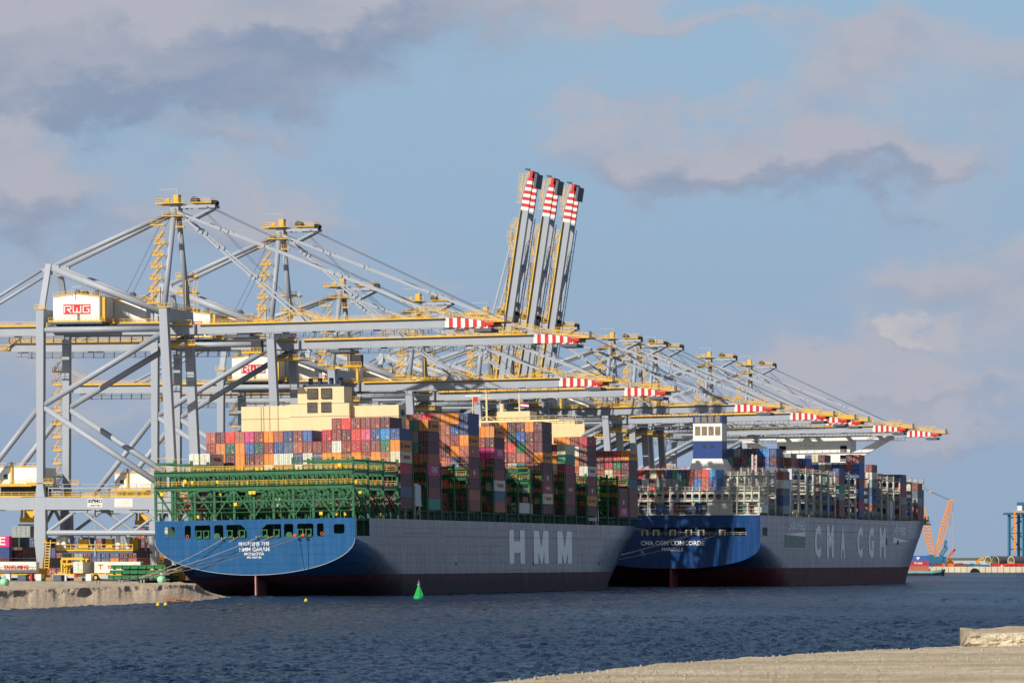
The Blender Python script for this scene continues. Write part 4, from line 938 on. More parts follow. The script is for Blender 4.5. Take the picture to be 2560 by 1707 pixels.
def side_text(body, p0, p1, z0, z1, bold=.0, mb=None):
    m2 = text_mb(body, 1, (0, 0, 0), (1, 0, 0), (0, 0, 1), bold=bold); xs = [v[0] for v in m2.v]; zs_ = [v[2] for v in m2.v]
    u0, u1 = u_c(p0), u_c(p1); k = (u1-u0)/(max(xs)-min(xs)); kz = (z1-z0)/(max(zs_)-min(zs_))
    m2.v = [(u0+(v[0]-min(xs))*k, y_, z0+(v[2]-min(zs_))*kz) for v in m2.v]; mb.add(m2.v, m2.f)
for ch, p0, p1 in (('C', 2037.5, 2053), ('M', 2068, 2085), ('A', 2102, 2113.5), ('C', 2143.5, 2157), ('G', 2171.5, 2185), ('M', 2199, 2214)): b = MB(); side_text(ch, p0, p1, 9.6, 21.2, .05, b); b.build('side_letter', mat('hull_white_lettering', (1,1,1)), SC)
b = MB()
side_text('LNGPOWERED', 1973.5, 2014, 19.2, 22.3, .03, b); b.build('side_lettering', mat('hull_white_lettering', (1,1,1)), SC); b = MB(); side_text('LNGPOWERED', 2233, 2264, 18.6, 21.6, .03, b)
b.build('side_lettering', mat('hull_white_lettering', (1,1,1)), SC); b = MB(); b.poly([(u_c(1963), y_, 17.6), (u_c(2014), y_, 17.0), (u_c(2014), y_, 18.6)], (0, .04, 0)); b.build('white_wedge', mat('hull_white_lettering', (1,1,1)), SC); b = MB(); b.poly([(u_c(2233), y_, 15.4), (u_c(2271), y_, 16.2), (u_c(2233), y_, 17.6)], (0, .04, 0))
b.build('side_lettering', mat('hull_white_lettering', lin((238, 240, 240))), SC)
b = MB(); b.poly([(u_c(1964), y_, 13.2), (u_c(2014), y_, 13.2), (u_c(2014), y_, 16.9), (u_c(1964), y_, 17.5)], (0, .04, 0)); b.build('green_flash', mat('hull_green', lin((84, 122, 98)), .45, var=.2, scale=.3), SC)
b = MB(); b.box(u_c(1909), u_c(1920), -.08, .3, 17.0, 19.8); b.box(u_c(2215.5), u_c(2218), -.08, .1, 14.6, 17); b.box(u_c(2243), u_c(2247), -.08, .1, 14.8, 16.4); b.box(.1, .5, cy(1892)-1.2, cy(1892)+1.2, 20.6, 21.4); b.box(u_c(1980), u_c(2240), -.08, -.05, 21.9, 22.0); b.box(u_c(2015), u_c(2240), -.08, -.05, 19.0, 19.08)
b.build('shell_door', M_DARK, SC)
b = MB(); b.box(1, 372, .4, 60.9, 22.9, 23.4); b.build('deck', M_STEEL2, SC)
b = MB()
rr_ = random.Random(3)
for k in range(220):
    u_ = 3+k*1.66; h_ = rr_.uniform(.9, 3.0); b.beam((u_, .5+rr_.random()*.8, 23.4), (u_, .6, 23.4+h_), .3, .3)
b.rail((2, .2, 23.8), (368, .2, 23.8), step=2.5, r=.05, toe=0)
b.build('deck_fittings', mat('grey_deck_gear', lin((110, 116, 112)), .6, var=.3), SC)
b = MB()
for k in range(60):
    u_ = 50+k*5.2+rr_.random()*2; b.box(u_, u_+.7, .7, 1.3, 23.4, 24.6+rr_.random()*1.2)
b.build('deck_locker', mat('pale_deck_boxes', lin((205, 190, 150)), .6, var=.3), SC)
# pale lashing frame: plate with rows of arched openings
holes = []; W24 = 60.5/24
for k in range(24):
    x0 = k*W24+.42; x1 = (k+1)*W24-.42
    holes += [rrect(x0, x1, 31.0, 32.6, .3), rrect(x0, x1, 34.2, 35.4, .3), arch(x0, x1, 36.7, 39.7), rrect(x0, x1, 27.2, 29.6, .4), rrect(x0, x1, 24.2, 26.2, .2)]
lb = plate([(0, 23.5), (60.5, 23.5), (60.5, 40.4), (0, 40.4)], holes, .5, (0, 60.9, 0), (0, -1, 0), (0, 0, 1))
for k in range(25):
    y0 = 60.9-k*W24; lb.box(-.75, .6, y0-.17, y0+.17, 23.45, 41.6)
for z in (30.6, 33.8, 36.4, 40.35): lb.box(-1.1, .7, .4, 60.9, z-.12, z)
lr = MB()
for z in (30.7, 33.9, 36.5, 40.45): lr.rail((-1.1, .5, z), (-1.1, 60.8, z), h=1.05, step=2.52, r=.045, toe=0)
for k in range(25): y0 = 60.9-k*W24; lr.cur = 1; lr.box(-.5, .1, y0-.12, y0+.12, 41.6, 42.2)
lm = lb.mesh('lashing_frame', M_LASH); lrm = lr.mesh('walkway_rail', [M_LASH, M_RED])
for k in range(1, 25):
    u_ = .6+14.6*k+(0 if k < 9 else 1)
    if k in (4, 16): continue
    fo = bpy.data.objects.new('lashing_frame', lm); col.objects.link(fo); fo.parent = SC; fo.location = (u_, 0, 0)
    ro = bpy.data.objects.new('walkway_rail', lrm); col.objects.link(ro); ro.parent = fo
    fo.location = (u_, 0, -3.0 if k < 4 else -.9)
# the lower stern frame with wide openings and a solid middle
holes = []
for k in range(24):
    x0 = k*W24+.35; x1 = (k+1)*W24-.35; holes.append(rrect(x0, x1, 29.0, 30.9, .5))
for x0, x1 in ((.4, 9), (9.6, 19), (19.5, 22.8), (23.4, 30.5), (31.2, 37.8), (38.4, 42.9), (51.4, 56.2), (56.7, 60.0)): holes.append(rrect(x0, x1, 24.1, 28.2, 1.0))
b = plate([(0, 23.7), (60.5, 23.7), (60.5, 32.0), (0, 32.0)], holes, .5, (.6, 60.9, 0), (0, -1, 0), (0, 0, 1))
for k in range(25): y0 = 60.9-k*W24; b.box(0, .9, y0-.15, y0+.15, 28.3 if (k % 3) else 23.72, 33.4)
for x in (44.5, 46.6, 48.8): b.box(.2, .34, 60.9-x-.08, 60.9-x+.08, 23.7, 28.6)
b.box(-.3, 1.2, .4, 60.9, 32.0, 32.12); b.box(-.3, 1.2, .4, 60.9, 28.3, 28.42)
f0 = b.build('stern_lashing_frame', M_LASH, SC)
b = MB()
for z in (32.12, 28.42): b.rail((-.2, .5, z), (-.2, 60.8, z), h=1.05, step=2.52, r=.045, toe=0)
for z in (24.6, 25.8, 27.0): b.beam((.1, .6, z), (.1, 60.6, z), .09, .09)
b.build('walkway_rail', M_LASH, f0)
# funnel
yf = 30.65
b = MB(); y0, y1 = yf-5.1, yf+5.1
b.box(64, 73, y0, y1, 50.0, 56.1)
fn = b.build('funnel', M_WHITE, SC)
b = MB(); b.hexa([(62.6, y0-2.2, 38.6), (77, y0-2.2, 38.6), (77, y1+1.6, 38.6), (62.6, y1+1.6, 38.6)], [(64, y0, 43.9), (73, y0, 43.9), (73, y1, 43.9), (64, y1, 43.9)]); b.box(62.7, 78, y0-3, y1+1.6, 23.4, 38.58); b.build('funnel_base', M_WHITE, fn)
b = MB(); b.box(63.97, 73.03, y0-.03, y1+.03, 43.9, 50.0); b.build('blue_band', M_NAVY, fn); b = MB(); b.box(63.97, 73.03, y0-.03, y1+.03, 56.1, 58.9); b.build('blue_band', M_NAVY, fn)
b = MB()
for k in range(4):
    yy = y1-.75-k*2.35; b.box(63.86, 63.96, yy-1.75, yy, 56.35, 58.6); b.box(63.90, 63.99, yy-1.75, yy, 52.0, 55.0)
b.build('louvre', mat('tan_louvre', lin((168, 150, 120)), .7, var=.25), fn)
b = MB()
for k in range(4):
    yy = y1-.75-k*2.35
    for z0, nj in ((56.35, 6), (52.0, 8)):
        for j in range(nj): b.box(63.80, 63.86, yy-1.75, yy, z0+.1+j*.37, z0+.2+j*.37)
for yy in (yf-1.5, yf+1.1): b.box(63.85, 63.96, yy-.6, yy+.6, 47.6, 48.8)
b.build('louvre_slat', M_DARK, fn)
# davit mast at starboard
b = MB(); y0 = 14
for dx in (0, 1.4):
    for dy in (0, 1.4): b.beam((66+dx, y0+dy, 34), (66+dx, y0+dy, 45.2), .22, .22)
for k in range(7): z = 35+k*1.5; b.beam((66, y0, z), (66, y0+1.4, z+1.5), .14, .14); b.beam((66, y0, z), (66, y0+1.4, z), .14, .14)
b.build('lattice_mast', mat('pinkish_white', lin((225, 200, 195))), SC)
# navigation bridge
b = MB(); b.box(276, 290, 17, 45.5, 23.4, 56.4); bh = b.build('bridge_house', M_WHITE, SC)
b = MB(); D_ = 2.0
b.box(275.8, 284, 1.0, 16.9, 53.1+D_, 54.6+D_); b.poly([(276.2, yy_, zz_+D_) for yy_, zz_ in ((.6, 54.6), (.6, 53.4), (12.6, 46.4), (16.9, 44.5), (16.9, 48.0), (12.8, 49.4), (5.4, 53.1))], (2.2, 0, 0)); b.build('bridge_wing', M_WHITE, bh); b = MB(); b.box(275.8, 284, 45.6, 60.3, 53.1+D_, 54.6+D_); b.poly([(276.2, yy_, zz_+D_) for yy_, zz_ in ((60.7, 54.6), (60.7, 53.4), (48.6, 46.4), (45.6, 44.5), (45.6, 48.0), (48.4, 49.4), (56, 53.1))][::-1], (2.2, 0, 0))
b.build('bridge_wing', M_WHITE, bh)
b = MB()
for yy in (18.2, 42.0):
    for z in (50.4, 46.8): b.box(275.9, 276.0, yy, yy+2.6, z, z+2.4)
for k in range(4): b.box(275.9, 276.0, 36-k*1.7, 36.3-k*1.7, 52.6, 53.0)
b.box(275.9, 276, 25.6, 26.5, 47.4, 49); b.build('window', M_GLASS, bh)
b = MB()
for yy in (18.2, 42.0):
    for z in (50.4, 46.8): b.rail((275.8, yy, z), (275.8, yy+2.6, z), h=.9, step=.6, r=.04, toe=0)
b.build('balcony_rail', M_WHITE, bh)
b = MB(); b.box(u_c(1978), u_c(1978)+3, .3, 3, 23.4, 36.5); b.box(u_c(1983), u_c(1983)+2.4, .3, 1.6, 36.5, 40.2); b.build('side_tower', mat('cool_white_paint', (1, 1, 1)), SC); b = MB(); b.box(u_c(2228), u_c(2228)+6, .3, 2.0, 23.4, 31.5); b.build('side_cabin', mat('cool_white_paint', (1, 1, 1)), SC)
# ---------------------------------------------------------------- containers
PAL = {'maroon': (136, 58, 54), 'dark maroon': (92, 38, 48), 'brown': (168, 88, 66), 'red': (216, 54, 46), 'crimson': (172, 38, 56), 'orange': (240, 132, 22), 'amber': (226, 150, 30),
       'navy blue': (42, 68, 122), 'blue': (36, 90, 160), 'sky blue': (24, 128, 190), 'slate': (76, 92, 112), 'white': (216, 212, 196), 'cream': (214, 204, 166), 'green': (24, 106, 62), 'dark green': (30, 84, 70),
       'teal': (54, 138, 116), 'magenta': (206, 28, 116), 'pink': (216, 62, 110), 'grey': (140, 146, 146), 'tan': (196, 118, 66)}
def cont_mat(name, rgb, door):
    m = bpy.data.materials.new(name+('_container_door' if door else '_container_steel')); m.use_nodes = True; t = m.node_tree; p = t.nodes['Principled BSDF']
    tcn = t.nodes.new('ShaderNodeTexCoord'); oi = t.nodes.new('ShaderNodeObjectInfo'); sp_ = t.nodes.new('ShaderNodeSeparateXYZ'); t.links.new(tcn.outputs['Object'], sp_.inputs[0])
    def mt(op, a, b=0.0):
        n = t.nodes.new('ShaderNodeMath'); n.operation = op
        for i, x in enumerate((a, b)):
            if isinstance(x, (int, float)): n.inputs[i].default_value = x
            else: t.links.new(x, n.inputs[i])
        return n.outputs[0]
    def mx(f, a, b):
        n = t.nodes.new('ShaderNodeMix'); n.data_type = 'RGBA'; t.links.new(f, n.inputs[0]) if not isinstance(f, float) else None
        for i, x in ((6, a), (7, b)):
            if isinstance(x, tuple): n.inputs[i].default_value = (*x[:3], 1)
            else: t.links.new(x, n.inputs[i])
        return n.outputs[2]
    rn = mt('MULTIPLY', oi.outputs['Random'], 37.0)
    va_ = t.nodes.new('ShaderNodeVectorMath'); va_.operation = 'ADD'; t.links.new(tcn.outputs['Object'], va_.inputs[0])
    cb = t.nodes.new('ShaderNodeCombineXYZ'); [t.links.new(rn, cb.inputs[i]) for i in range(3)]; t.links.new(cb.outputs[0], va_.inputs[1])
    def nz(s, sc=(1, 1, 1), d=4):
        mp = t.nodes.new('ShaderNodeMapping'); mp.inputs[3].default_value = sc; n = t.nodes.new('ShaderNodeTexNoise'); n.inputs['Scale'].default_value = s; n.inputs['Detail'].default_value = d
        t.links.new(va_.outputs[0], mp.inputs[0]); t.links.new(mp.outputs[0], n.inputs['Vector']); return n.outputs[0]
    c0 = lin(rgb); dk = tuple(x*.85 for x in c0); lt = tuple(min(1, x*1.5+.02) for x in c0)
    base_ = mx(mt('ADD', mt('MULTIPLY', nz(1.2, (1, 1, .35)), .75), mt('MULTIPLY', oi.outputs['Random'], .25)), dk, lt)
    if door:
        # stencilled marks on the upper half of each leaf
        v = t.nodes.new('ShaderNodeTexVoronoi'); v.inputs['Scale'].default_value = 1.0; mp = t.nodes.new('ShaderNodeMapping'); mp.inputs[3].default_value = (1, 4.2, 5.5); t.links.new(va_.outputs[0], mp.inputs[0]); t.links.new(mp.outputs[0], v.inputs['Vector'])
        sc_ = t.nodes.new('ShaderNodeSeparateColor'); t.links.new(v.outputs['Color'], sc_.inputs[0])
        mk = mt('MULTIPLY', mt('GREATER_THAN', sc_.outputs[0], .84), mt('LESS_THAN', v.outputs['Distance'], .52))
        white_ = lin((225, 222, 214)) if rgb[0]+rgb[1]+rgb[2] < 560 else lin((90, 90, 100))
        base_ = mx(mt('MULTIPLY', mk, .5), base_, white_)
        # yellow warning placard on some doors
        py_ = mt('ABSOLUTE', mt('SUBTRACT', sp_.outputs[1], .55)); pz_ = mt('ABSOLUTE', mt('SUBTRACT', sp_.outputs[2], .65))
        pl = mt('MULTIPLY', mt('MULTIPLY', mt('LESS_THAN', py_, .2), mt('LESS_THAN', pz_, .22)), mt('GREATER_THAN', mt('FRACT', mt('MULTIPLY', oi.outputs['Random'], 7.3)), .58))
        base_ = mx(pl, base_, lin((235, 175, 20)))
        sm = mt('LESS_THAN', mt('FRACT', mt('MULTIPLY', sp_.outputs[2], 1.38)), .05)
        base_ = mx(mt('MULTIPLY', sm, .45), base_, tuple(x*.3 for x in c0))
    else:
        w = t.nodes.new('ShaderNodeTexWave'); w.wave_type = 'BANDS'; w.bands_direction = 'X'; w.inputs['Scale'].default_value = 1.15; t.links.new(tcn.outputs['Object'], w.inputs['Vector'])
        bp = t.nodes.new('ShaderNodeBump'); bp.inputs['Distance'].default_value = .035; t.links.new(w.outputs['Fac'], bp.inputs['Height']); t.links.new(bp.outputs[0], p.inputs['Normal'])
        rust = t.nodes.new('ShaderNodeMapRange'); t.links.new(nz(.8, (1, 1, 2), 6), rust.inputs[0]); rust.inputs[1].default_value = .62; rust.inputs[2].default_value = .72
        base_ = mx(mt('MULTIPLY', rust.outputs[0], .35), base_, lin((96, 56, 38)))
    t.links.new(base_, p.inputs['Base Color']); p.inputs['Roughness'].default_value = .55
    return m
CM = {}
M_ROD = mat('galvanised_lock_rod', lin((170, 165, 155)), .5)
M_SEAL = mat('dark_door_gasket', lin((28, 24, 26)), .9)
LC, WC, HC = 12.19, 2.44, 2.86
def body_mb(x0=0, y0=0, z0=0, L_=LC):
    b = MB(); b.box(x0+.10, x0+L_-.04, y0+.03, y0+WC-.03, z0+.03, z0+HC-.03)
    for y in (y0, y0+WC-.16):
        b.box(x0, x0+.14, y, y+.16, z0, z0+HC); b.box(x0+L_-.14, x0+L_, y, y+.16, z0, z0+HC)
        b.box(x0+.14, x0+L_-.14, y, y+.1 if y == y0 else y+.16, z0, z0+.16); b.box(x0+.14, x0+L_-.14, y, y+.16, z0+HC-.1, z0+HC)
    b.box(x0, x0+.1, y0+.16, y0+WC-.16, z0, z0+.14); b.box(x0, x0+.1, y0+.16, y0+WC-.16, z0+HC-.14, z0+HC)
    return b
def door_mb(y):   # leaf with two lock rods
    b = MB(); b.cur = 0; b.box(.03, .095, y, y+1.03, .16, HC-.16); b.cur = 1
    for k in (.26, .76): b.box(-.03, .02, y+k-.028, y+k+.028, .12, HC-.12); b.box(-.04, .03, y+k-.10, y+k+.10, 1.05, 1.12)
    b.cur = 2; b.box(.022, .03, y+(1.0 if y < 1 else 0), y+(1.03 if y < 1 else .03), .16, HC-.16)
    return b
def cmesh(c):
    if c not in CM:
        mb_, md_ = cont_mat(c.replace(' ', '_'), PAL[c], False), cont_mat(c.replace(' ', '_'), PAL[c], True)
        CM[c] = (body_mb().mesh('shipping_container', mb_), door_mb(.18).mesh('door', [md_, M_ROD, M_SEAL]), door_mb(1.23).mesh('door', [md_, M_ROD, M_SEAL]), mb_, md_)
    return CM[c]
def container(M, c, label, group, cat='shipping container', doors=True):
    m = cmesh(c); o = bpy.data.objects.new('shipping_container', m[0]); col.objects.link(o); o.matrix_basis = M; tag(o, label, cat, group)
    if doors:
        for d in (m[1], m[2]):
            q_ = bpy.data.objects.new('door', d); col.objects.link(q_); q_.parent = o
    return o
rc = random.Random(11)
MIX = ['maroon']*30+['brown']*20+['dark maroon']*16+['orange']*13+['red']*5+['crimson']*5+['navy blue']*6+['blue']*2+['white']*7+['cream']*4+['green']*4+['dark green']*2+['teal']*3+['magenta']*1+['grey']*3+['tan']*7
MIXC = ['maroon']*16+['brown']*14+['dark maroon']*10+['navy blue']*26+['blue']*22+['sky blue']*5+['white']*6+['cream']*5+['green']*2+['teal']*8+['grey']*9+['red']*5+['slate']*8
ORD = ['', 'first', 'second', 'third', 'fourth', 'fifth', 'sixth', 'seventh', 'eighth', 'ninth', 'tenth', 'eleventh', 'twelfth', 'thirteenth', 'fourteenth', 'fifteenth', 'sixteenth', 'seventeenth', 'eighteenth', 'nineteenth', 'twentieth', 'twenty first', 'twenty second', 'twenty third', 'twenty fourth']
NHV = 280; made = [0]; BULK = []
def add_cont(M, c, label, group, prio=True, logo=None):
    if prio and made[0] < NHV:
        made[0] += 1; o = container(M, c, label, group)
        if logo: logo_on(o, logo)
        return o
    BULK.append((M, c))
def logo_on(o, kind):
    r, u = (1, 0, 0), (0, 0, 1); y = -.012
    if kind == 'ONE': b = text_mb('ONE', 2.1, (6.1, y, 1.6), r, u, sx=1.35, bold=.06); text_mb('OCEAN NETWORK EXPRESS', .3, (6.1, y, .55), r, u, mb=b); m = M_SWHITE
    elif kind == 'HL': b = text_mb('Hapag-Lloyd', 1.15, (7.3, y, 1.45), r, u, bold=.04); b.box(1.6, 2.9, y-.004, y, .75, 2.15); m = mat('dark_blue_print', lin((28, 44, 104)))
    elif kind == 'YM': b = text_mb('YANG MING', 1.25, (6.8, y, 1.45), r, u, sx=.95, bold=.05); b.box(1.5, 1.75, y-.004, y, .9, 2.1); b.box(1.0, 2.3, y-.004, y, 1.9, 2.15); m = mat('red_print', lin((214, 30, 40)))
    elif kind == 'HMM': b = text_mb('HYUNDAI', 1.2, (6.1, y, 1.45), r, u, bold=.05); m = M_SWHITE
    elif kind == 'CREST': b = MB(); b.poly([(5.2, y, 2.3), (5.2, y, 1.4), (6.1, y, .5), (7.0, y, 1.4), (7.0, y, 2.3), (6.5, y, 1.9), (6.1, y, 2.3), (5.7, y, 1.9)], (0, .004, 0)); m = M_SWHITE
    elif kind == 'CAI': b = text_mb('CAI', 1.0, (4.5, y, 1.5), r, u, bold=.04); m = M_SWHITE
    elif kind == 'K': b = text_mb('"K" LINE', 1.3, (6.1, y, 1.45), r, u, bold=.06); m = M_SWHITE
    q_ = b.build('logo', m, o); return q_
BZ = 21.45; TP = 2.9
def slot(M, u0, vcol, tier, ncols=20, width=51.0, base=BZ):
    v = width-(vcol+1)*(width/ncols)+(width/ncols-WC)/2
    return M @ Matrix.Translation((u0, v, base+tier*TP))
GA = 'containers stacked across the stern of the nearer ship'
m_, d_, b_, r_, cr, og, nv, bl, wh, cm, gn, pk, mg, sb, tl, tn, dg = 'maroon', 'dark maroon', 'brown', 'red', 'crimson', 'orange', 'navy blue', 'blue', 'white', 'cream', 'green', 'pink', 'magenta', 'sky blue', 'teal', 'tan', 'dark green'
ROWS = {7: [None]*13+[m_, r_, m_, m_, m_, d_, None],
        6: [b_, d_, r_, b_, mg, m_, og, b_, nv, m_, bl, None, cr, m_, d_, r_, pk, nv, sb, nv],
        5: [m_, tn, dg, og, bl, dg, m_, nv, 'slate', b_, m_, m_, m_, wh, m_, cr, m_, m_, gn, og],
        4: [og, tn, d_, og, d_, m_, og, wh, wh, nv, wh, nv, og, og, d_, og, m_, og, b_, cm],
        3: [b_, d_, cm, og, m_, b_, wh, m_, m_, wh, nv, tl, m_, r_, m_, pk, m_, gn, b_, cr],
        2: [m_, d_, b_, m_, b_, r_, m_, wh, wh, d_, nv, b_, m_, cr, b_, m_, tn, m_, r_, d_],
        1: [b_, m_, d_, b_, m_, b_, d_, wh, 'grey', b_, m_, nv, b_, m_, m_, r_, b_, m_, m_, 'slate'],
        0: [m_, b_, m_, d_, m_, m_, b_, wh, wh, m_, b_, m_, d_, b_, og, m_, r_, b_, m_, d_]}
TOPN = {7: 'highest tier', 6: 'second tier down', 5: 'third tier down', 4: 'fourth tier down', 3: 'tier behind green railing'}
def side_word(k, n):
    i = n-k     # 1 = starboard-most
    if i == 1: return 'at the right edge'
    if k == 0: return 'at the left edge'
    return (ORD[k+1]+' from the left') if k+1 <= i else (ORD[i]+' from the right')
for tr in (7, 6, 5, 4, 3, 2, 1, 0):
    row = ROWS[tr]
    for k, c in enumerate(row):
        if c is None: continue
        if k < 19 and c not in ('white', 'orange', 'cream', 'magenta', 'pink') and False: pass
        M = slot(MH, 44.6, k, tr)
        lg = {6: None, 5: 'HL', 4: 'YM', 1: None}.get(tr) if k == 19 else None
        if tr >= 3: add_cont(M, c, f"{c} container {side_word(k, 20)}, {TOPN[tr]} of sternmost stack", GA, logo=lg)
        elif k == 19: add_cont(M, c, f"{c} container at right edge of sternmost stack, {['lowest', 'second from bottom', 'third from bottom'][tr]}", GA)
        elif k >= 15 or k in (0, 7, 8): add_cont(M, c, f"{c} container behind green stern frames, {['lowest', 'second lowest', 'third lowest'][tr]} tier, {side_word(k, 20)}", GA)
        else: BULK.append((M, c))
# odd ones standing further aft on the port side
for i, (uu, vc, tr, c, lg, w) in enumerate([(29.5, 0, 4, 'white', None, 'left'), (29.5, 1.15, 4, 'white', 'YM', 'right'), (29.5, 1.15, 3, 'white', 'YM', 'lower right'), (29.5, 0, 3, 'cream', None, 'lower left')]):
    add_cont(slot(MH, uu, vc, tr), c, f"{w} one of four white containers at upper left of the green frames", 'white containers at the port side of the stern', logo=lg)
for (uu, vc, tr, c) in [(29.5, 0, 0, 'maroon'), (29.5, 0, 1, 'red'), (29.5, 0, 2, 'brown'), (29.5, 1.15, 2, 'dark maroon'), (29.5, 1.15, 1, 'slate'), (29.5, 1.15, 0, 'maroon'), (15, 1, 0, 'red'), (15, 1, 2, 'white')]:
    add_cont(slot(MH, uu, vc, tr), c, f"{c} container inside green frames, {'nearer' if uu < 20 else 'farther'} left stack, {ORD[tr+1]} from bottom, {'inner' if vc > .5 else 'outer'}", 'containers inside the port stern frames')
def bay(n, cols_h, side, names, group, where, upper_only=4, tops=None):
    u0 = 44.6+14.5*n
    for (k, h) in cols_h:
        for tr in range(h-1, -1, -1):
            c = None
            if k == 19: c = side[h-1-tr][0]; lg = side[h-1-tr][1]
            else:
                lg = None
                if tops and (k, h-1-tr) in tops: c = tops[(k, h-1-tr)]
                else: c = rc.choice(MIX)
            M = slot(MH, u0, k, tr)
            if k == 19 or h-tr <= upper_only:
                pos = 'outermost' if k == 19 else ORD[20-k]+' from right'
                add_cont(M, c, f"{c} container, {pos}, {ORD[h-tr]} from top {where}", group, logo=lg)
            else: BULK.append((M, c))
G2 = 'containers stacked along the nearer ship'
bay(2, [(19, 8), (18, 8)], [(og, 'HL'), (d_, None), (d_, None), (b_, None), (mg, 'ONE'), (d_, None), (m_, None), (tl, None)], None, G2, 'beside cream funnel block', 5)
bay(5, [(19, 9), (18, 9), (17, 9), (16, 9), (15, 9), (14, 9), (13, 9), (12, 9)], [(nv, None), (nv, None), (og, 'HL'), (b_, 'CAI'), (d_, None), (m_, 'CREST'), (d_, None), (b_, None), (m_, None)], None, G2, 'of tall navy topped stack', 5,
    {(18, 0): og, (17, 0): og, (16, 0): b_, (15, 0): r_, (14, 0): m_, (13, 0): b_, (18, 1): nv, (17, 1): b_, (18, 2): m_, (17, 2): b_, (18, 3): og, (17, 3): d_, (18, 4): nv, (17, 4): cr})
bay(7, [(19, 8), (18, 8), (17, 8)], [(og, 'HL'), (d_, None), (mg, 'ONE'), (d_, None), (m_, None), (wh, 'YM'), ('slate', None), (b_, None)], None, G2, 'of stack containing magenta', 5, {(18, 0): og, (18, 1): m_, (18, 2): mg, (18, 3): b_, (17, 0): d_})
bay(11, [(19, 9), (18, 9), (17, 9), (16, 9), (15, 9), (14, 9), (13, 9)], [(d_, None), (d_, None), (d_, None), (og, 'HL'), (d_, None), (m_, 'CREST'), (cr, 'HMM'), (cm, 'YM'), (d_, None)], None, G2, 'of tall dark topped stack', 6,
    {(18, 0): og, (17, 0): d_, (16, 0): d_, (17, 1): bl, (16, 1): dg, (17, 2): gn, (16, 2): r_, (18, 3): m_, (15, 1): m_})
bay(13, [(19, 7), (18, 7), (17, 6)], [(cm, None), (tl, None), (cr, None), (m_, None), (m_, 'HMM'), (m_, None), (d_, None)], None, G2, 'of white topped stack', 4, {(18, 0): m_, (18, 1): og, (18, 2): wh})
bay(15, [(19, 8), (18, 8), (17, 8), (16, 8)], [(cr, 'CAI'), (d_, None), (d_, None), (wh, 'YM'), (m_, None), (m_, 'CREST'), (og, 'HL'), (d_, None)], None, G2, 'of crimson topped stack', 4, {(18, 0): m_, (17, 0): og})
bay(18, [(19, 3)], [(m_, None), (m_, 'CREST'), (mg, 'ONE')], None, G2, 'of low stack', 3)
bay(19, [(19, 7), (18, 7), (17, 7), (16, 7), (15, 7)], [(og, 'HL'), (d_, None), (d_, None), ('slate', None), (m_, None), (m_, None), (m_, None)], None, G2, 'of forward stack, nearer ship', 4,
    {(18, 0): r_, (17, 0): m_, (16, 0): m_, (18, 1): gn, (17, 1): cr, (18, 2): m_, (17, 2): cm, (18, 3): pk})
add_cont(slot(MH, 44.6+14.5*9, 19, 0), wh, 'lone white container with red letters at deck level, below the tall dark topped stack', G2, prio=True, logo='YM') if made[0] < NHV else container(slot(MH, 44.6+14.5*9, 19, 0), wh, 'lone white container with red letters at deck level', G2)
# in-hold odds and ends seen in the green gaps
for n, k0, h in ((3, 12, 3), (4, 11, 4), (6, 14, 3), (8, 12, 5), (9, 12, 4), (10, 13, 4), (12, 14, 3), (14, 14, 2), (0, 0, 0)):
    for k in range(k0, 18 if n != 10 else 19):
        for tr in range(h): BULK.append((slot(MH, 44.6+14.5*n, k, tr), rc.choice(MIX)))
# ---- farther ship
BC = 24.6
def slotc(u0, k, tr): return slot(MC, u0, k, tr, 24, 61.3, BC)
GC2 = 'containers stacked on the farther ship'
def bayc(uu, cols_h, side=None, where='', prio=0):
    for (k, h) in cols_h:
        for tr in range(h-1, -1, -1):
            c = (side[h-1-tr] if side and k == cols_h[-1][0] else rc.choice(MIXC)); M = slotc(uu, k, tr)
            if h-tr <= prio and made[0] < NHV: add_cont(M, c, f"{c} container on farther ship, {ORD[h-tr]} from top, {ORD[24-k]} from right {where}", GC2)
            else: BULK.append((M, c))
bayc(2.4, [(k, 5) for k in range(0, 17)]+[(17, 5)], ['sky blue', 'blue', 'blue', 'maroon', 'grey'], 'at stern', 2)
bayc(2.4, [(k, 1) for k in range(18, 24)])
for uu in (17, 31.6): bayc(uu, [(k, 4) for k in range(0, 16)]+[(k, 2) for k in range(16, 23)])
u0 = 49.5
sb_ = lambda px: u_c(px)
bayc(sb_(1960), [(k, 2) for k in range(10, 23)]+[(23, 5)], ['maroon', 'white', 'slate', 'navy blue', 'grey'])
bayc(sb_(1960)+43, [(k, 8) for k in range(13, 19)]+[(19, 8)], ['navy blue', 'dark maroon', 'navy blue', 'blue', 'navy blue', 'maroon', 'maroon', 'blue'], 'left of white bridge', 2)
bayc(sb_(1960)+72, [(k, 7) for k in range(13, 22)])
bayc(sb_(1960)+57.5, [(k, 7) for k in range(16, 21)])
bayc(sb_(1960)+101, [(k, 3) for k in range(14, 23)])
bayc(sb_(2099.5), [(20, 5), (21, 5), (22, 5), (23, 6)], ['navy blue', 'dark maroon', 'teal', 'grey', 'maroon', 'maroon'])
bayc(sb_(2099.5)+14.6, [(12, 8), (13, 7), (14, 8), (15, 8)], None, '', 2)
bayc(sb_(2149), [(15, 7), (16, 8), (17, 8), (18, 8), (19, 7), (20, 7), (21, 7), (22, 8), (23, 8)], ['brown', 'blue', 'blue', 'maroon', 'blue', 'navy blue', 'crimson', 'navy blue'], 'below white bridge', 3)
bayc(sb_(2149)+44, [(k, 6+(k % 3 == 1)) for k in range(17, 23)])
bayc(sb_(2149)+73, [(k, 6) for k in range(17, 22)])
bayc(sb_(2254), [(20, 6), (21, 6), (22, 6), (23, 6)], ['navy blue', 'crimson', 'crimson', 'grey', 'maroon', 'maroon'])
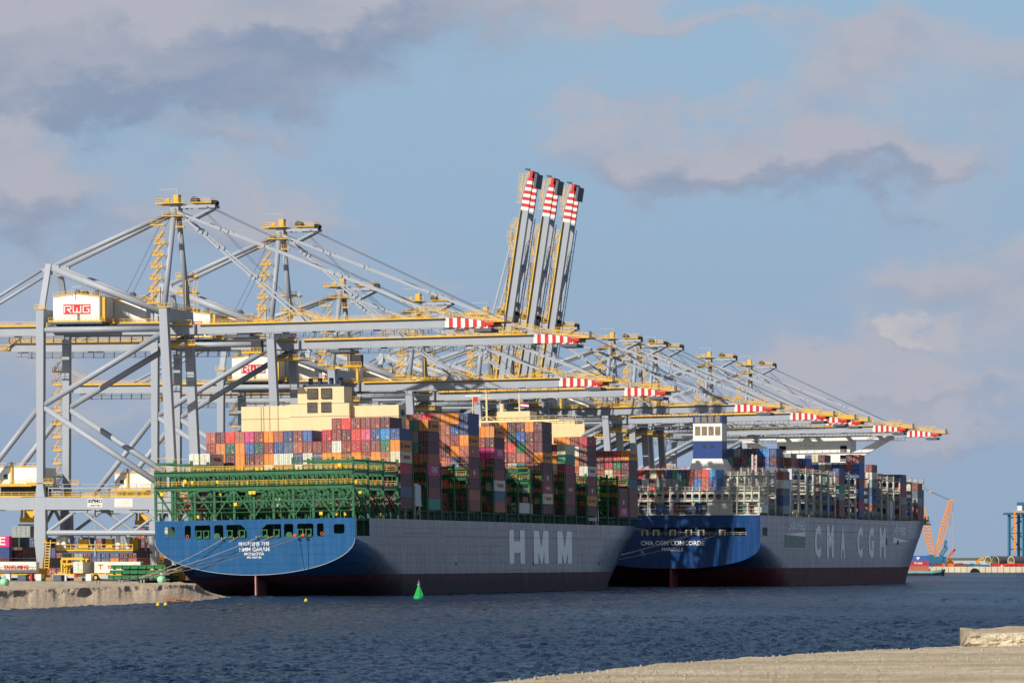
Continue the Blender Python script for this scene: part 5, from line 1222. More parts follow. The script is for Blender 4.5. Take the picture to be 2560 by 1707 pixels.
bayc(sb_(2254)+14.6, [(21, 6), (22, 6)])
bayc(sb_(2295), [(21, 4), (22, 5), (23, 5)], ['maroon', 'slate', 'grey', 'maroon', 'maroon'])
# ---- container yard behind the cranes
MQ = Matrix.Translation(W(0, 0, 0)) @ Matrix.Rotation(ROT, 4, 'Z')
ry = random.Random(5)
def at_q(u, v, z, turn=0): return MQ @ Matrix.Translation((u, v, z)) @ Matrix.Rotation(R(turn), 4, 'Z')
for (u0, v0, n, hs) in [(60, 128, 16, (2, 4)), (78, 112, 22, (3, 4)), (140, 100, 20, (3, 4)), (210, 104, 18, (3, 4)), (95, 150, 14, (3, 5)), (30, 122, 6, (1, 3))]:
    for k in range(n):
        for tr in range(ry.randint(*hs)): BULK.append((at_q(u0, v0+k*2.6, QZ+tr*2.9), ry.choice(['dark maroon']*30+['navy blue']*18+['slate']*12+['maroon']*20+['brown']*8+['dark green']*5+['grey']*5+['orange']*3)))  # mostly dark colours put the shade over the yard into the stacks
for (z_, c_) in ((0, 'maroon'), (1, 'dark maroon'), (2, 'navy blue')): BULK.append((MQ @ Matrix.Translation((70, 125.1, QZ+z_*2.9)) @ Matrix.Rotation(R(-90), 4, 'Z'), c_))
o_ = container(MQ @ Matrix.Translation((70, 125.1, QZ+8.7)) @ Matrix.Rotation(R(-90), 4, 'Z'), 'magenta', 'magenta container with big white letters at the left picture edge', 'containers in the yard'); text_mb('ONE', 2.9, (6.6, -.012, 1.45), (1, 0, 0), (0, 0, 1), sx=1.5, bold=.08).build('logo', M_SWHITE, o_)
def bulk_build():
    mats_ = []; idx = {}; mb = MB()
    for M, c in BULK:
        m = cmesh(c)
        for key, me in ((0, body_mb()), (1, door_mb(.18)), (1, door_mb(1.23))):
            for kk, mm in enumerate((m[3],) if key == 0 else (m[4], M_ROD, M_SEAL)):
                if mm.name not in idx: idx[mm.name] = len(mats_); mats_.append(mm)
            base_ = len(mb.v); mb.v += [tuple(M @ Vector(v)) for v in me.v]; mb.f += [tuple(base_+i for i in f) for f in me.f]
            tbl = (m[3],) if key == 0 else (m[4], M_ROD, M_SEAL); mb.m += [idx[tbl[i].name] for i in me.m]
    o = mb.build('stacked_containers', mats_); tag(o, 'dense mass of farther and half hidden containers on both ships and in the yard', 'containers', kind='stuff')
# ---------------------------------------------------------------- things on the quay, bank and water
def tag_mesh(b, name, m, label, cat, group=None, u=None, v=None, z=0, xy=None, rz=0, smooth=False):
    o = b.build(name, m, None, smooth)
    if u is not None: place(o, u, v, z, rz)
    else: o.location = xy; o.rotation_euler = (0, 0, rz)
    return tag(o, label, cat, group)
def px_at(px, Yd, z=0): return (px2x(px, Yd), Yd, z)
# navigation buoy
M_BUOY = mat('buoy_green_paint', lin((16, 168, 84)), .45, var=.08)
b = MB(); rs_ = random.Random(21)
for k in range(900):
    px = rs_.uniform(1250, 2560); ye = interp(edge, px); y = ye-2-rs_.random()**2*120; s_ = rs_.uniform(.05, .2); x = px2x(px, y); z = min(.35, .02+(ye-y)*.03)+.25*(1-math.exp(-(ye-y)/40)); a_ = rs_.random()*3
    c, d_ = math.cos(a_)*s_, math.sin(a_)*s_; b.add([(x-c, y-d_, z-.1), (x+d_, y-c, z-.1), (x+c, y+d_, z-.1), (x-d_, y+c, z-.1), (x, y, z+s_*.9)], [(0,1,4), (1,2,4), (2,3,4), (3,0,4)])
o = b.build('beach_stones', mat('shells_and_stones', lin((158, 148, 132)), .9, var=.4, scale=1)); tag(o, 'scattered small stones and shells on the near beach', 'stones', kind='stuff')
r_b = thing_xy('navigation_buoy', 'green conical lateral buoy floating beside the side of the nearer ship', 'buoy', px_at(1047, 1200), .3); r_b.scale = (.88, .88, .68)
b = MB(); b.tube((0,0,-.3), (0,0,1.0), 1.35, 20); b.tube((0,0,1.0), (0,0,1.25), 1.35, 20, 1.1); b.tube((0,0,.2), (0,0,.4), 1.43, 20); b.build('float', M_BUOY, r_b)
b = MB(); b.tube((0,0,1.2), (0,0,4.6), .95, 12, .22); b.build('tower', M_BUOY, r_b)
for k in range(4):
    a = R(45+90*k); c, s_ = math.cos(a), math.sin(a); b = MB(); b.poly([(c*.5, s_*.5, 1.3), (c*1.25, s_*1.25, 1.3), (c*.35, s_*.35, 4.2)], (s_*.08, -c*.08, 0)); b.build('fin', M_BUOY, r_b)
b = MB(); b.tube((0,0,4.6), (0,0,4.9), .42, 10); b.tube((0,0,4.9), (0,0,5.3), .16, 8); b.beam((0,0,5.2), (0,0,6.4), .07, .07); b.box(-.3,.3,-.04,.04,5.4,5.6); b.build('lantern', M_STEEL, r_b)
# small yellow marker floats
M_FLOAT = mat('yellow_float', lin((240, 200, 0)), .4)
def ball(r, n=10):
    b = MB(); vs = [(0,0,-r)]
    for i in range(1, 6):
        t = math.pi*i/6-math.pi/2
        for k in range(n): vs.append((r*math.cos(t)*math.cos(2*math.pi*k/n), r*math.cos(t)*math.sin(2*math.pi*k/n), r*math.sin(t)))
    vs.append((0,0,r)); fs = [(0, 1+(k+1)%n, 1+k) for k in range(n)]
    for i in range(4):
        for k in range(n): a = 1+i*n+k; c = 1+i*n+(k+1)%n; fs.append((a, c, c+n, a+n))
    fs += [(len(vs)-1, 1+4*n+k, 1+4*n+(k+1)%n) for k in range(n)]
    return b.add(vs, fs)
for px, Yd, w in ((395, 1010, 'left one of two small round yellow floats off the sand bank'), (414, 1016, 'right one of two small round yellow floats off the sand bank'), (765, 1120, 'lone yellow float on the water below the stern of the nearer ship')):
    tag_mesh(ball(.38).tube((0, 0, .3), (0, 0, .5), .12, 6), 'marker_float', M_FLOAT, w, 'float', 'yellow marker floats', xy=px_at(px, Yd, .22), smooth=False)
# rusty discharge pipe on the beach
M_RUST = mat('rusty_steel', lin((142, 108, 84)), .85, var=.35, scale=.6)
b = MB(); p0 = Vector(px_at(372, 1118, 1.1)); p1 = Vector(px_at(478, 1088, .55)); b.tube(p0, p1, .38, 12, .36); p2 = Vector(px_at(376, 1112, 1.2)); b.hexa([p0+Vector((-1,-3,-.5)), p1+Vector((-3,-2,-.3)), p1+Vector((-3,0,-.3)), p0+Vector((0,0,-.5))], [p0+Vector((-1,-3,-.2)), p1+Vector((-3,-2,.1)), p1+Vector((-3,0,.1)), p0+Vector((0,0,-.2))])
tag_mesh(b, 'rusty_pipe', M_RUST, 'rusty brown steel pipe lying down the beach into the water', 'pipe', xy=(0,0,0))
b = MB(); b.tube((0,-.5,0), (0,.5,0), .32, 12); tag_mesh(b, 'pipe_end_drum', M_RUST, 'small rusty drum at the lower end of the beach pipe', 'drum', xy=px_at(480, 1086, .5))
# mint green bags
M_MINT = mat('mint_green_sheet', lin((150, 210, 170)), .7, var=.1, bump=.2, bscale=1)
for px, Yd, z, w in ((11, 1175, 3.1, 'mint green sack on the sand at the left picture edge'), (404, 1248, 3.35, 'mint green sack on the sand in front of the stacked hatch covers')):
    b = ball(1.1, 12); b.v = [(x*(1+.2*math.sin(3*y+z_)), y*(1+.15*math.cos(2*x)), z_*.95 if z_ < .6 else z_*.8+.1) for x, y, z_ in b.v]; b.box(-.25, .25, -.2, .2, 1.0, 1.7)
    tag_mesh(b, 'bulk_bag', M_MINT, w, 'bulk bag', 'mint green bulk bags', xy=px_at(px, Yd, z+.8), smooth=True)
# stacked hatch covers
M_HATCH = mat('hatch_cover_green', lin((30, 112, 60)), .5, var=.15)
for k, w in enumerate(('lowest', 'middle', 'topmost')):
    b = MB(); v0 = 55.4-.1*k; v1 = 70.2-.3*k; b.box(0, 12.4, v0, v1, 0, .9); b.box(-.12, 0, v0+.2, v1-.2, .62, .78)
    for j in range(7): vv = v0+.9+j*2.1; b.box(-.28, 0, vv, vv+.35, .1, .9); b.box(1, 1.6, vv, vv+.5, -.25, 0); b.box(10, 10.6, vv, vv+.5, -.25, 0)
    o = b.build('hatch_cover', M_HATCH); place(o, 22, 0, QZ+.55+k*1.28); tag(o, f'{w} of three green hatch covers stacked on the quay', 'hatch cover', 'green hatch covers stacked on the quay')
# bollards and mooring ropes
bol = []
for i, u_ in enumerate((-4.6, 4, 14, 46, 70)):
    b = MB(); b.tube((0,0,0), (0,0,.75), .35, 10); b.tube((0,0,.75), (0,0,1.0), .55, 10, .5); b.beam((-.7,0,.6), (.7,0,.6), .2, .2)
    o = b.build('bollard', M_DARK); place(o, u_, 54.3, QZ); tag(o, 'black mooring bollard on the quay edge', 'bollard', 'bollards on the quay edge')
b = MB(); b.box(-1.2, 1.2, -.8, .8, -1.8, 0)
for i, (px, Yd) in enumerate(((243, 1213), (302, 1228), (356, 1240))):
    b = MB(); b.box(-.9, .9, -.7, .7, -2.4, 0); b.tube((-.3,0,0), (-.3,0,.9), .22, 8); b.tube((.4,0,0), (.4,0,.9), .22, 8)
    tag_mesh(b, 'mooring_post', M_CONC, f'{("left", "middle", "right")[i]} one of three mooring posts on the sand bank holding ropes', 'mooring post', 'mooring posts on the sand bank', xy=px_at(px, Yd, 3.3))
ends = [(px_at(243, 1213, 4.0)), (px_at(302, 1228, 4.0))]
starts = [(570, 15.0), (600, 15.0), (657, 15.1), (687, 15.0), (748, 15.2), (770, 15.3)]
for i, (px, z) in enumerate(starts):
    vv = v_of(px); p = MH @ Vector((-.6, vv, z-.3))
    e = Vector(ends[0]) if i == 4 else (Vector(ends[1]) if i == 5 else W((-4.6, 4, -4.6, 4)[i], 54.3, QZ+.8))
    b = MB(); n = 14; last = None; sag = 1.6 if i > 3 else .9
    for k in range(n+1):
        f = k/n; c = p.lerp(e, f)-Vector((0, 0, sag*4*f*(1-f)))
        if last is not None: b.tube(last, c, .075, 6)
        last = c
    tag_mesh(b, 'mooring_rope', M_HEMP, f'{ORD[i+1]} mooring rope from the left, leading from the blue stern down to the quay', 'mooring rope', 'stern mooring ropes of the nearer ship', xy=(0,0,0))
    b = MB(); d = (e-p).normalized(); b.tube(p+d*1.2, p+d*1.3, .45, 12); tag_mesh(b, 'rat_guard', M_YEL if i < 4 else M_ORANGE, f'round rat guard on the {ORD[i+1]} stern rope from the left', 'rat guard', 'rat guards on the stern ropes', xy=(0,0,0))
for i, (px, ue, ve) in enumerate(((1725, 372, 55), (1712, 380, 55), (1790, 384, 55))):
    p = MC @ Vector((-.5, cy(px), 17)); e = W(ue, 54.5, QZ+.7); b = MB(); last = None
    for k in range(11):
        f = k/10; c = p.lerp(e, f)-Vector((0, 0, 2*4*f*(1-f)))
        if last is not None: b.tube(last, c, .08, 5)
        last = c
    tag_mesh(b, 'mooring_rope', M_HEMP, f'{ORD[i+1]} rope from the left across the navy stern of the farther ship', 'mooring rope', 'stern mooring ropes of the farther ship', xy=(0,0,0))
# automated guided vehicles with containers, between the crane legs
def make_agv():
    r = bpy.data.objects.new('container_carrier', None); col.objects.link(r)
    b = MB(); b.box(-1.5, 1.5, -7.2, 7.2, .75, 1.45); b.box(-1.45, 1.45, -7.4, -5.4, .5, 1.6); b.box(-1.45, 1.45, 5.4, 7.4, .5, 1.6); b.build('chassis', mat('carrier_pale_grey', lin((190, 190, 186)), .5), r)
    b = MB(); b.box(-1.3, 1.3, -6.8, 6.8, 1.47, 1.78)
    for y in (-6.7, -.3, .3, 6.7): b.box(-1.35, -1.1, y-.2, y+.2, 1.78, 2.0); b.box(1.1, 1.35, y-.2, y+.2, 1.78, 2.0)
    b.build('load_frame', M_YEL, r)
    for x in (-1.35, 1.35):
        for y in (-4.2, 4.2):
            b = MB(); b.tube((x-.35, y, .85), (x+.35, y, .85), .85, 18); w = b.build('wheel', M_TYRE, r); b = MB(); b.tube((x-.38, y, .85), (x+.38, y, .85), .42, 14); b.build('rim', M_YEL, w)
    return r
agv = make_agv(); first = True
def cont_side(px, Yd_u, v, z, c, label, logo='YM'):   # long side facing the camera
    M = MQ @ Matrix.Translation((Yd_u, v, z)) @ Matrix.Rotation(R(-90), 4, 'Z'); o = container(M, c, label, 'containers riding on carriers on the quay')
    if logo: logo_on(o, logo)
for (u_, v_, c, lg, lab, lab2) in [(34, 99.0, 'white', 'YM', 'yellow and grey container carrier left of the nearest land leg', 'white container with red letters on the leftmost carrier'),
                          (32, 80.5, 'white', None, 'yellow and grey container carrier under the lashing platform', 'plain white container turned end on, on the middle carrier'),
                          (33, 71.0, 'white', 'YM', 'yellow and grey container carrier next to the green hatch covers', 'white container with red letters beside the green hatch covers')]:
    o = agv if first else copy_tree(agv); first = False
    place(o, u_, v_, QZ); tag(o, lab, 'container carrier', 'container carriers on the quay')
    if lg: cont_side(0, u_-1.22, v_+6.1, QZ+2.0, c, lab2, lg)
    else: container(MQ @ Matrix.Translation((u_-3, v_-1.2, QZ+2.0)), c, lab2, 'containers riding on carriers on the quay')
for uc, cc, lab in ((50, 'grey', 'grey container hanging from the yellow spreader left of the nearest land leg'), (148, 'maroon', 'dark red container hanging from the yellow spreader of the second crane')):
    o = container(MQ @ Matrix.Translation((uc-6.1, 57.5+36.4+4.4, 14.7)), cc, lab, 'containers hanging from portal spreaders')
    if cc == 'grey': o = container(MQ @ Matrix.Translation((uc-6.1, 57.5+36.4+6.9, 14.7)), 'grey', 'second grey container hanging beside the first, farther left under the spreader', 'containers hanging from portal spreaders')
# yellow portal lifting frames between the far legs
for i, (u_, v_) in enumerate(((40, 85.5), (44, 88.5))):
    b = MB()
    for y in (-2.6, 2.6):
        for x in (-1.2, 1.2): b.beam((x, y, 0), (x, y, 4.6), .45, .45)
        b.box(-1.4, 1.4, y-.3, y+.3, 4.6, 5.3); b.box(-1.6, 1.6, y-.4, y+.4, 0, .5)
    b.box(-.4, .4, -3, 3, 5.3, 5.9); b.box(-1.4, -1.1, -2.6, 2.6, 4.1, 4.5); b.tube((0, -2.6, 3.2), (0, 0, 4.6), .15, 6); b.tube((0, 2.6, 3.2), (0, 0, 4.6), .15, 6)
    o = b.build('lifting_frame', M_YEL); place(o, u_, v_-3*i, QZ); tag(o, ('left', 'right')[i]+' yellow portal frame standing under the nearest crane', 'lifting frame', 'yellow lifting frames')
# grey access tower and yellow frame at the left edge
b = MB(); H_ = 10
for x in (0, 3):
    for y in (0, 4.2): b.beam((x, y, 0), (x, y, H_), .35, .35)
for z in (3.4, 6.2, H_): b.beam((0, 0, z), (0, 4.2, z), .3, .35); b.beam((3, 0, z), (3, 4.2, z), .3, .35); b.beam((0, 4.2, z), (3, 4.2, z), .3, .3); b.beam((0, 0, z), (3, 0, z), .3, .3)
b.beam((0, 4.2, 3.4), (0, 0, 6.2), .2, .2); b.box(-.1, 3.1, -.1, 4.3, H_, H_+.9)
o = b.build('access_tower', M_STEEL); place(o, 12, 96.8, QZ); tag(o, 'grey steel access tower with cross braces on the left quay', 'access tower')
b = MB(); b.rail((0, 0, H_+.9), (0, 4.2, H_+.9), r=.05); b.build('handrail', M_STEEL, o)
b = MB(); b.box(-.4, .6, -3.0, 12, 13.0, 13.5)
for y in (0.2, 8.6): b.beam((0, y, 0), (0, y, 13), .55, .8)
for z in (3.2, 6.0, 9.5): b.beam((0, .2, z), (0, 8.6, z), .35, .45)
b.beam((0, .2, .4), (0, 8.6, 3.0), .2, .2); b.beam((0, 8.6, 3.4), (0, .2, 6), .2, .2); b.rail((0, -2, 13.5), (0, 11, 13.5), step=1.4, r=.05)
o = b.build('yellow_gantry_frame', M_YEL); place(o, 16, 100.4, QZ); tag(o, 'tall yellow steel frame beside the grey access tower', 'gantry frame')
# light poles and low clutter
rp = random.Random(9)
for i, (u_, v_, h_) in enumerate(((55, 62, 13), (62, 60, 14.2), (58, 71, 12), (50, 66, 12.6))):
    b = MB(); b.beam((0,0,0), (0,.3+.2*i,h_), .16, .16); b.box(-.3, .3, -.5, .6, h_, h_+.25)
    o = b.build('lamp_post', M_STEEL); place(o, u_, v_, QZ); tag(o, f'slim grey light pole on the quay, {ORD[i+1]} of four behind the hatch covers', 'light pole', 'slim light poles on the quay')
cl = [('electrical_cabinet', M_WHITE, (1.0, 1.4, 1.7)), ('tool_crate', mat('red_crate', lin((186, 40, 34)), .6), (1, .7, 1.8)), ('generator', M_STEEL2, (1.6, 2.4, 1.5)), ('pallet_stack', mat('plywood', lin((170, 140, 100)), .9), (1.2, 2.4, .9))]
spots = [(8, 92, 0), (14, 90, 2), (9, 86, 1), (20, 88, 0), (12, 82, 3), (16, 80, 0), (6, 78, 2), (12, 75.5, 1), (7, 73, 3), (24, 76, 0), (4, 95, 2)]
spots.sort(key=lambda q_: -q_[1])
for i, (u_, v_, k) in enumerate(spots):
    n_, m_m, (sx, sy, sz) = cl[k]; b = MB(); b.box(-sx/2, sx/2, -sy/2, sy/2, .12, sz); b.box(-sx/2+.1, sx/2-.1, -sy/2+.1, sy/2-.1, 0, .12); b.box(-sx/2-.04, -sx/2, -sy/2+.15, -.05, .3, sz-.2); b.box(-sx/2-.03, sx/2+.03, -sy/2-.03, sy/2+.03, sz, sz+.08)
    o = b.build(n_, m_m); place(o, u_, v_, QZ, rp.uniform(-.3, .3)); tag(o, f"{('white', 'red', 'dark grey', 'brown')[k]} {n_.replace('_', ' ')} on the quay apron, {ORD[i+1]} from left in the low clutter", n_.replace('_', ' '), 'clutter on the quay apron')
# pick-up behind the sand
r = thing('pickup_truck', 'dusty grey pickup truck parked beside the access tower behind the sand', 'pickup truck', 3, 97, QZ)
b = MB(); b.box(-1, 1, -2.6, 2.6, .5, 1.15); b.poly([(-.95, -1.4, 1.15), (-.95, -1.0, 1.85), (-.95, .6, 1.85), (-.95, 1.1, 1.15)], (1.9, 0, 0)); b.build('body', mat('dusty_grey_car', lin((150, 146, 140)), .4), r)
b = MB(); b.box(-.98, -.95, -.9, .5, 1.25, 1.7); b.build('window', M_GLASS, r)
for x in (-.95, .95):
    for y in (-1.7, 1.7): b = MB(); b.tube((x-.12, y, .42), (x+.12, y, .42), .42, 14); b.build('wheel', M_TYRE, r)
# ---------------------------------------------------------------- far side of the basin
FY = 3750.0; S_ = FY/13060
M_FQ = mat('pale_sheet_quay', lin((214, 200, 170)), .8, var=.12, scale=.08, streak=True)
b = MB()
x0 = px2x(2325, FY); wp = 4.4; i = 0; x = x0
while x < px2x(2700, FY): b.box(x+.35, x+wp-.1, FY, FY+6, -1, 4.1); x += wp
b.box(x0, x, FY+.6, FY+7, -1, 3.9); o = b.build('far_quay_wall', M_FQ); tag(o, 'pale panelled quay wall across the basin at the right', 'quay wall')
b = MB(); b.box(x0, px2x(2900, FY), FY+7, FY+900, -1, 4.0); o = b.build('far_quay_ground', M_CONC); tag(o, kind='structure')
b = MB(); 
for k in range(9): a0, a1 = math.pi*k/9, math.pi*(k+1)/9; 
b.poly([(px2x(2437, FY)+3.6*math.cos(math.pi*k/10)*1.0, FY-.9, 3.6*math.sin(math.pi*k/10)-.6) for k in range(11)], (0, .8, 0)); tag_mesh(b, 'fender_tyre', M_TYRE, 'large black half round fender against the pale far quay wall', 'fender', xy=(0,0,0))
# low dike and grey shed strip
b = MB(); pts_ = []
xa, xb = px2x(2380, 4300), px2x(2620, 4300)
vs = []; n = 40
for k in range(n+1):
    x = xa+(xb-xa)*k/n; h_ = 10.6+.8*fbm(x*.02, 1, 0, 3)-(3 if k == 0 else 0); vs += [(x, 4300, 3), (x, 4312, h_), (x, 4340, h_+.1), (x, 4360, 3)]
b.add(vs, [(4*k+j, 4*k+4+j, 4*k+5+j, 4*k+1+j) for k in range(n) for j in range(3)]); o = b.build('dike', mat('dull_grass', lin((84, 92, 70)), .95, var=.3, scale=.05)); tag(o, kind='structure')
b = MB(); b.box(px2x(2368, 4100), px2x(2470, 4100), 4100, 4130, 4, 8.4); b.box(px2x(2380, 4100), px2x(2462, 4100), 4099.5, 4099.98, 4.5, 6.0); tag_mesh(b, 'long_shed', mat('light_grey_cladding', lin((178, 182, 190)), .7), 'long low light grey shed behind the far quay', 'shed', xy=(0,0,0))
# monopile tubes
M_PILE = mat('mill_scale_steel', lin((92, 92, 98)), .7, var=.15, streak=True); M_PILEI = mat('pale_pile_end', lin((206, 196, 170)), .8)
def pile(px, label, L_):
    c = Vector(px_at(px, 3830, 4.0+4.15)); d = Vector((.97, .24, 0)).normalized(); n = 28; ro, ri = 3.8, 3.35; side = Vector((-d.y, d.x, 0)); up = Vector((0, 0, 1)); b = MB(); vs = []
    for q_ in (c, c+d*L_):
        for rr in (ro, ri):
            for k in range(n): t = 2*math.pi*k/n; vs.append(q_+side*math.cos(t)*rr+up*math.sin(t)*rr)
    fo = [(k, (k+1)%n, 2*n+(k+1)%n, 2*n+k) for k in range(n)]; fi = [(n+(k+1)%n, n+k, 3*n+k, 3*n+(k+1)%n) for k in range(n)]; fe = [(n+k, n+(k+1)%n, (k+1)%n, k) for k in range(n)]; ff = [(2*n+k, 2*n+(k+1)%n, 3*n+(k+1)%n, 3*n+k) for k in range(n)]
    b.add(vs, fo+ff); b.cur = 1; b.f += [tuple(i for i in f) for f in fi+fe]; b.m += [1]*(2*n)
    b.cur = 2; 
    for s_ in (2, L_*.5, L_-3): q_ = c+d*s_; b.box(q_.x-1, q_.x+1, q_.y-3.5, q_.y+3.5, 4, 4.6)
    o = b.build('steel_pile', [M_PILE, M_PILEI, M_WHITE], smooth=False); return tag(o, label, 'steel pipe', 'huge steel piles on the far quay')
# the piles point almost sideways with their mouths turned to us
def pile2(px, label, L_, Yd):
    c = Vector(px_at(px, Yd, 4.2+3.75)); d = Vector((.80, .60, 0)).normalized(); n = 28; ro, ri = 3.75, 3.25; side = Vector((d.y, -d.x, 0)); up = Vector((0, 0, 1)); b = MB(); vs = []
    for q_ in (c, c+d*L_):
        for rr in (ro, ri):
            for k in range(n): t = 2*math.pi*k/n; vs.append(q_+side*math.cos(t)*rr+up*math.sin(t)*rr)
    b.add(vs, [(k, 2*n+k, 2*n+(k+1)%n, (k+1)%n) for k in range(n)]+[(2*n+k, 3*n+k, 3*n+(k+1)%n, 2*n+(k+1)%n) for k in range(n)])
    b.f += [(n+(k+1)%n, 3*n+(k+1)%n, 3*n+k, n+k) for k in range(n)]+[(k, (k+1)%n, n+(k+1)%n, n+k) for k in range(n)]; b.m += [1]*(2*n)
    o = b.build('steel_pile', [M_PILE, M_PILEI], smooth=False); return tag(o, label, 'steel pipe', 'huge steel piles on the far quay')
pile2(2470, 'leftmost huge grey steel pile with pale open mouth on the far quay', 70, 3850); pile2(2489, 'middle huge grey steel pile with pale open mouth on the far quay', 62, 3842); pile2(2527.5, 'rightmost huge grey steel pile with pale open mouth on the far quay', 70, 3834)
# far quay clutter
rq = random.Random(4); kinds = [('freight_box', (196, 44, 36)), ('freight_box', (40, 88, 150)), ('freight_box', (224, 104, 30)), ('freight_box', (230, 226, 214)), ('freight_box', (110, 70, 50)), ('freight_box', (40, 120, 150))]
for k in range(26):
    px = 2330+k*9.2+rq.uniform(-2, 2); w = rq.uniform(2, 9)*.5; h_ = rq.uniform(.8, 2.4); n_, c = rq.choice(kinds); b = MB(); b.box(-w, w, -1.2, 1.2, .2, h_); b.box(-w*.9, -w*.8, -1.25, 1.25, 0, h_+.1); b.box(w*.8, w*.9, -1.25, 1.25, 0, h_+.1); b.box(-w*.5, w*.3, -.8, .8, h_, h_+.5)
    tag_mesh(b, 'equipment_crate', mat('crate_%d_%d_%d' % c, lin(c), .6), f'small {dict(zip([q_[1] for q_ in kinds], ("red", "blue", "orange", "white", "brown", "teal")))[c]} equipment crate on the far quay, ' + (ORD[k+1]+' from the left' if k < 13 else ORD[26-k]+' from the right'), 'equipment', 'small equipment along the far quay', xy=px_at(px, FY+14+rq.uniform(0, 10), 4.0))
b = MB()
for k in range(5): b.box(k*3.4, k*3.4+3.0, -1, 1, 1.0, 2.0); b.tube((k*3.4+1.5, -1.2, .6), (k*3.4+1.5, 1.2, .6), .6, 10)
b.box(-.5, 17, -.8, .8, 2.0, 2.4); tag_mesh(b, 'red_trailer', M_RED, 'red multi axle trailer in front of the huge grey piles', 'trailer', xy=px_at(2505, FY+12, 4.0))
# yellow crawler crane (lattice boom and mast)
M_CRY = mat('crawler_yellow', lin((240, 150, 10)), .5); M_TEALB = mat('machine_teal_blue', lin((44, 104, 136)), .5)
CYY = 3800.0
def P3(px, py, Yd=CYY): return Vector((px2x(px, Yd), Yd, 8.9+(1399-py)/13060*Yd))
def lattice(b, p, q, w0, w1, n, r=.13):
    p = Vector(p); q = Vector(q); d = (q-p).normalized(); a = Vector((0, 1, 0)); c = d.cross(a).normalized()
    pr = None
    for k in range(n+1):
        f = k/n; w = w0+(w1-w0)*abs(math.sin(f*math.pi))**.4 if True else w0; m = p.lerp(q, f); sq = [m+(a*i+c*j)*w/2 for i, j in ((-1,-1),(1,-1),(1,1),(-1,1))]
        if pr:
            for i in range(4): b.beam(pr[i], sq[i], r*2, r*2); b.beam(pr[i], sq[(i+1)%4], r*1.3, r*1.3)
            for i in (0, 2): b.beam(pr[(i+1) % 4], sq[i], r*1.2, r*1.2)
        for i in range(4): b.beam(sq[i], sq[(i+1)%4], r*1.3, r*1.3)
        pr = sq
rt = thing_xy('crawler_crane', 'big yellow lattice boom crawler crane with V shaped boom and mast at the far quay', 'crawler crane', (0, 0, 0))
b = MB(); lattice(b, P3(2340, 1390), P3(2377, 1250), 1.2, 3.6, 20, .24); b.build('boom', M_CRY, rt)
b = MB(); lattice(b, P3(2332, 1390), P3(2296, 1240), 1.4, 4.4, 18, .24); b.build('mast', M_CRY, rt)
b = MB(); b.beam(P3(2376, 1249), P3(2326, 1228), .3, .3); b.beam(P3(2378, 1252), P3(2327, 1230), .25, .25); b.beam(P3(2326, 1229), P3(2296, 1206), .25, .25); b.beam(P3(2326, 1230), P3(2290, 1212), .22, .22); b.build('pendant', M_STEEL2, rt)
b = MB(); b.box(P3(2325,1229).x-1, P3(2325,1229).x+1, CYY-.8, CYY+.8, P3(0,1230).z, P3(0,1226.5).z); b.box(P3(2373,1249).x, P3(2382,1249).x, CYY-1, CYY+1, P3(0,1253).z, P3(0,1248).z); b.build('boom_head', M_CRY, rt)
b = MB(); b.beam(P3(2382, 1252), P3(2381.5, 1392), .18, .18); b.beam(P3(2376, 1260), P3(2373, 1390), .18, .18); b.build('hoist_rope', mat('pale_orange_wire', lin((206, 160, 140)), .5), rt)
b = MB(); b.box(P3(2324,0).x, P3(2346,0).x, CYY-2.5, CYY+2.5, 6.2, 11.2); b.box(P3(2318,0).x, P3(2334,0).x, CYY-2, CYY+2, 7.5, 12.5); b.build('machinery_deck', M_TEALB, rt)
b = MB()
for yy in (-4.4, 3.0): b.box(P3(2324,0).x, P3(2350,0).x, CYY+yy, CYY+yy+1.4, 4.3, 6.1)
b.build('crawler_track', M_DARK, rt)
# blue luffing crane and little telehandler crane
rt = thing_xy('harbour_crane', 'small dark teal lattice crane at the foot of the yellow crawler crane', 'harbour crane', (0, 0, 0))
b = MB(); lattice(b, P3(2352, 1388, 3790), P3(2367, 1366, 3790), 2.2, 2.6, 4, .2); lattice(b, P3(2362, 1368, 3790), P3(2365, 1350, 3790), 1.2, 1.6, 4, .2); b.build('jib', M_TEALB, rt)
b = MB(); b.box(P3(2344,0,3790).x, P3(2366,0,3790).x, 3788, 3792, 6, 11.4); b.box(P3(2348,0,3790).x, P3(2358,0,3790).x, 3787.5, 3787.9, 8, 12.6); b.build('cab', M_TEALB, rt)
b = MB(); b.box(P3(2342,0,3790).x, P3(2368,0,3790).x, 3787, 3793, 4.2, 5.9); b.build('undercarriage', M_DARK, rt)
rt = thing_xy('mobile_crane', 'little orange telescopic mobile crane right of the teal crane', 'mobile crane', (0, 0, 0))
b = MB(); b.beam(P3(2372, 1390, 3800), P3(2388, 1371, 3800), 1.5, 1.5); b.build('jib', M_ORANGE, rt)
b = MB(); b.box(P3(2356,0,3800).x, P3(2384,0,3800).x, 3798, 3802, 5.2, 8.0); b.box(P3(2368,0,3800).x, P3(2378,0,3800).x, 3797.6, 3801, 8.0, 10.6); b.build('carrier', M_CRY, rt)
rt = thing_xy('excavator', 'orange excavator arm left of the huge grey piles', 'excavator', (0, 0, 0))
b = MB(); b.beam(P3(2446, 1399, 3900), P3(2458, 1394, 3900), 1, 1); b.beam(P3(2458, 1394, 3900), P3(2461, 1401, 3900), .8, .8); b.build('arm', M_CRY, rt)
b = MB(); b.box(P3(2440,0,3900).x, P3(2449,0,3900).x, 3898, 3902, 5, 8.6); b.box(P3(2439,0,3900).x, P3(2451,0,3900).x, 3897, 3903, 4, 5); b.build('body', M_CRY, rt)
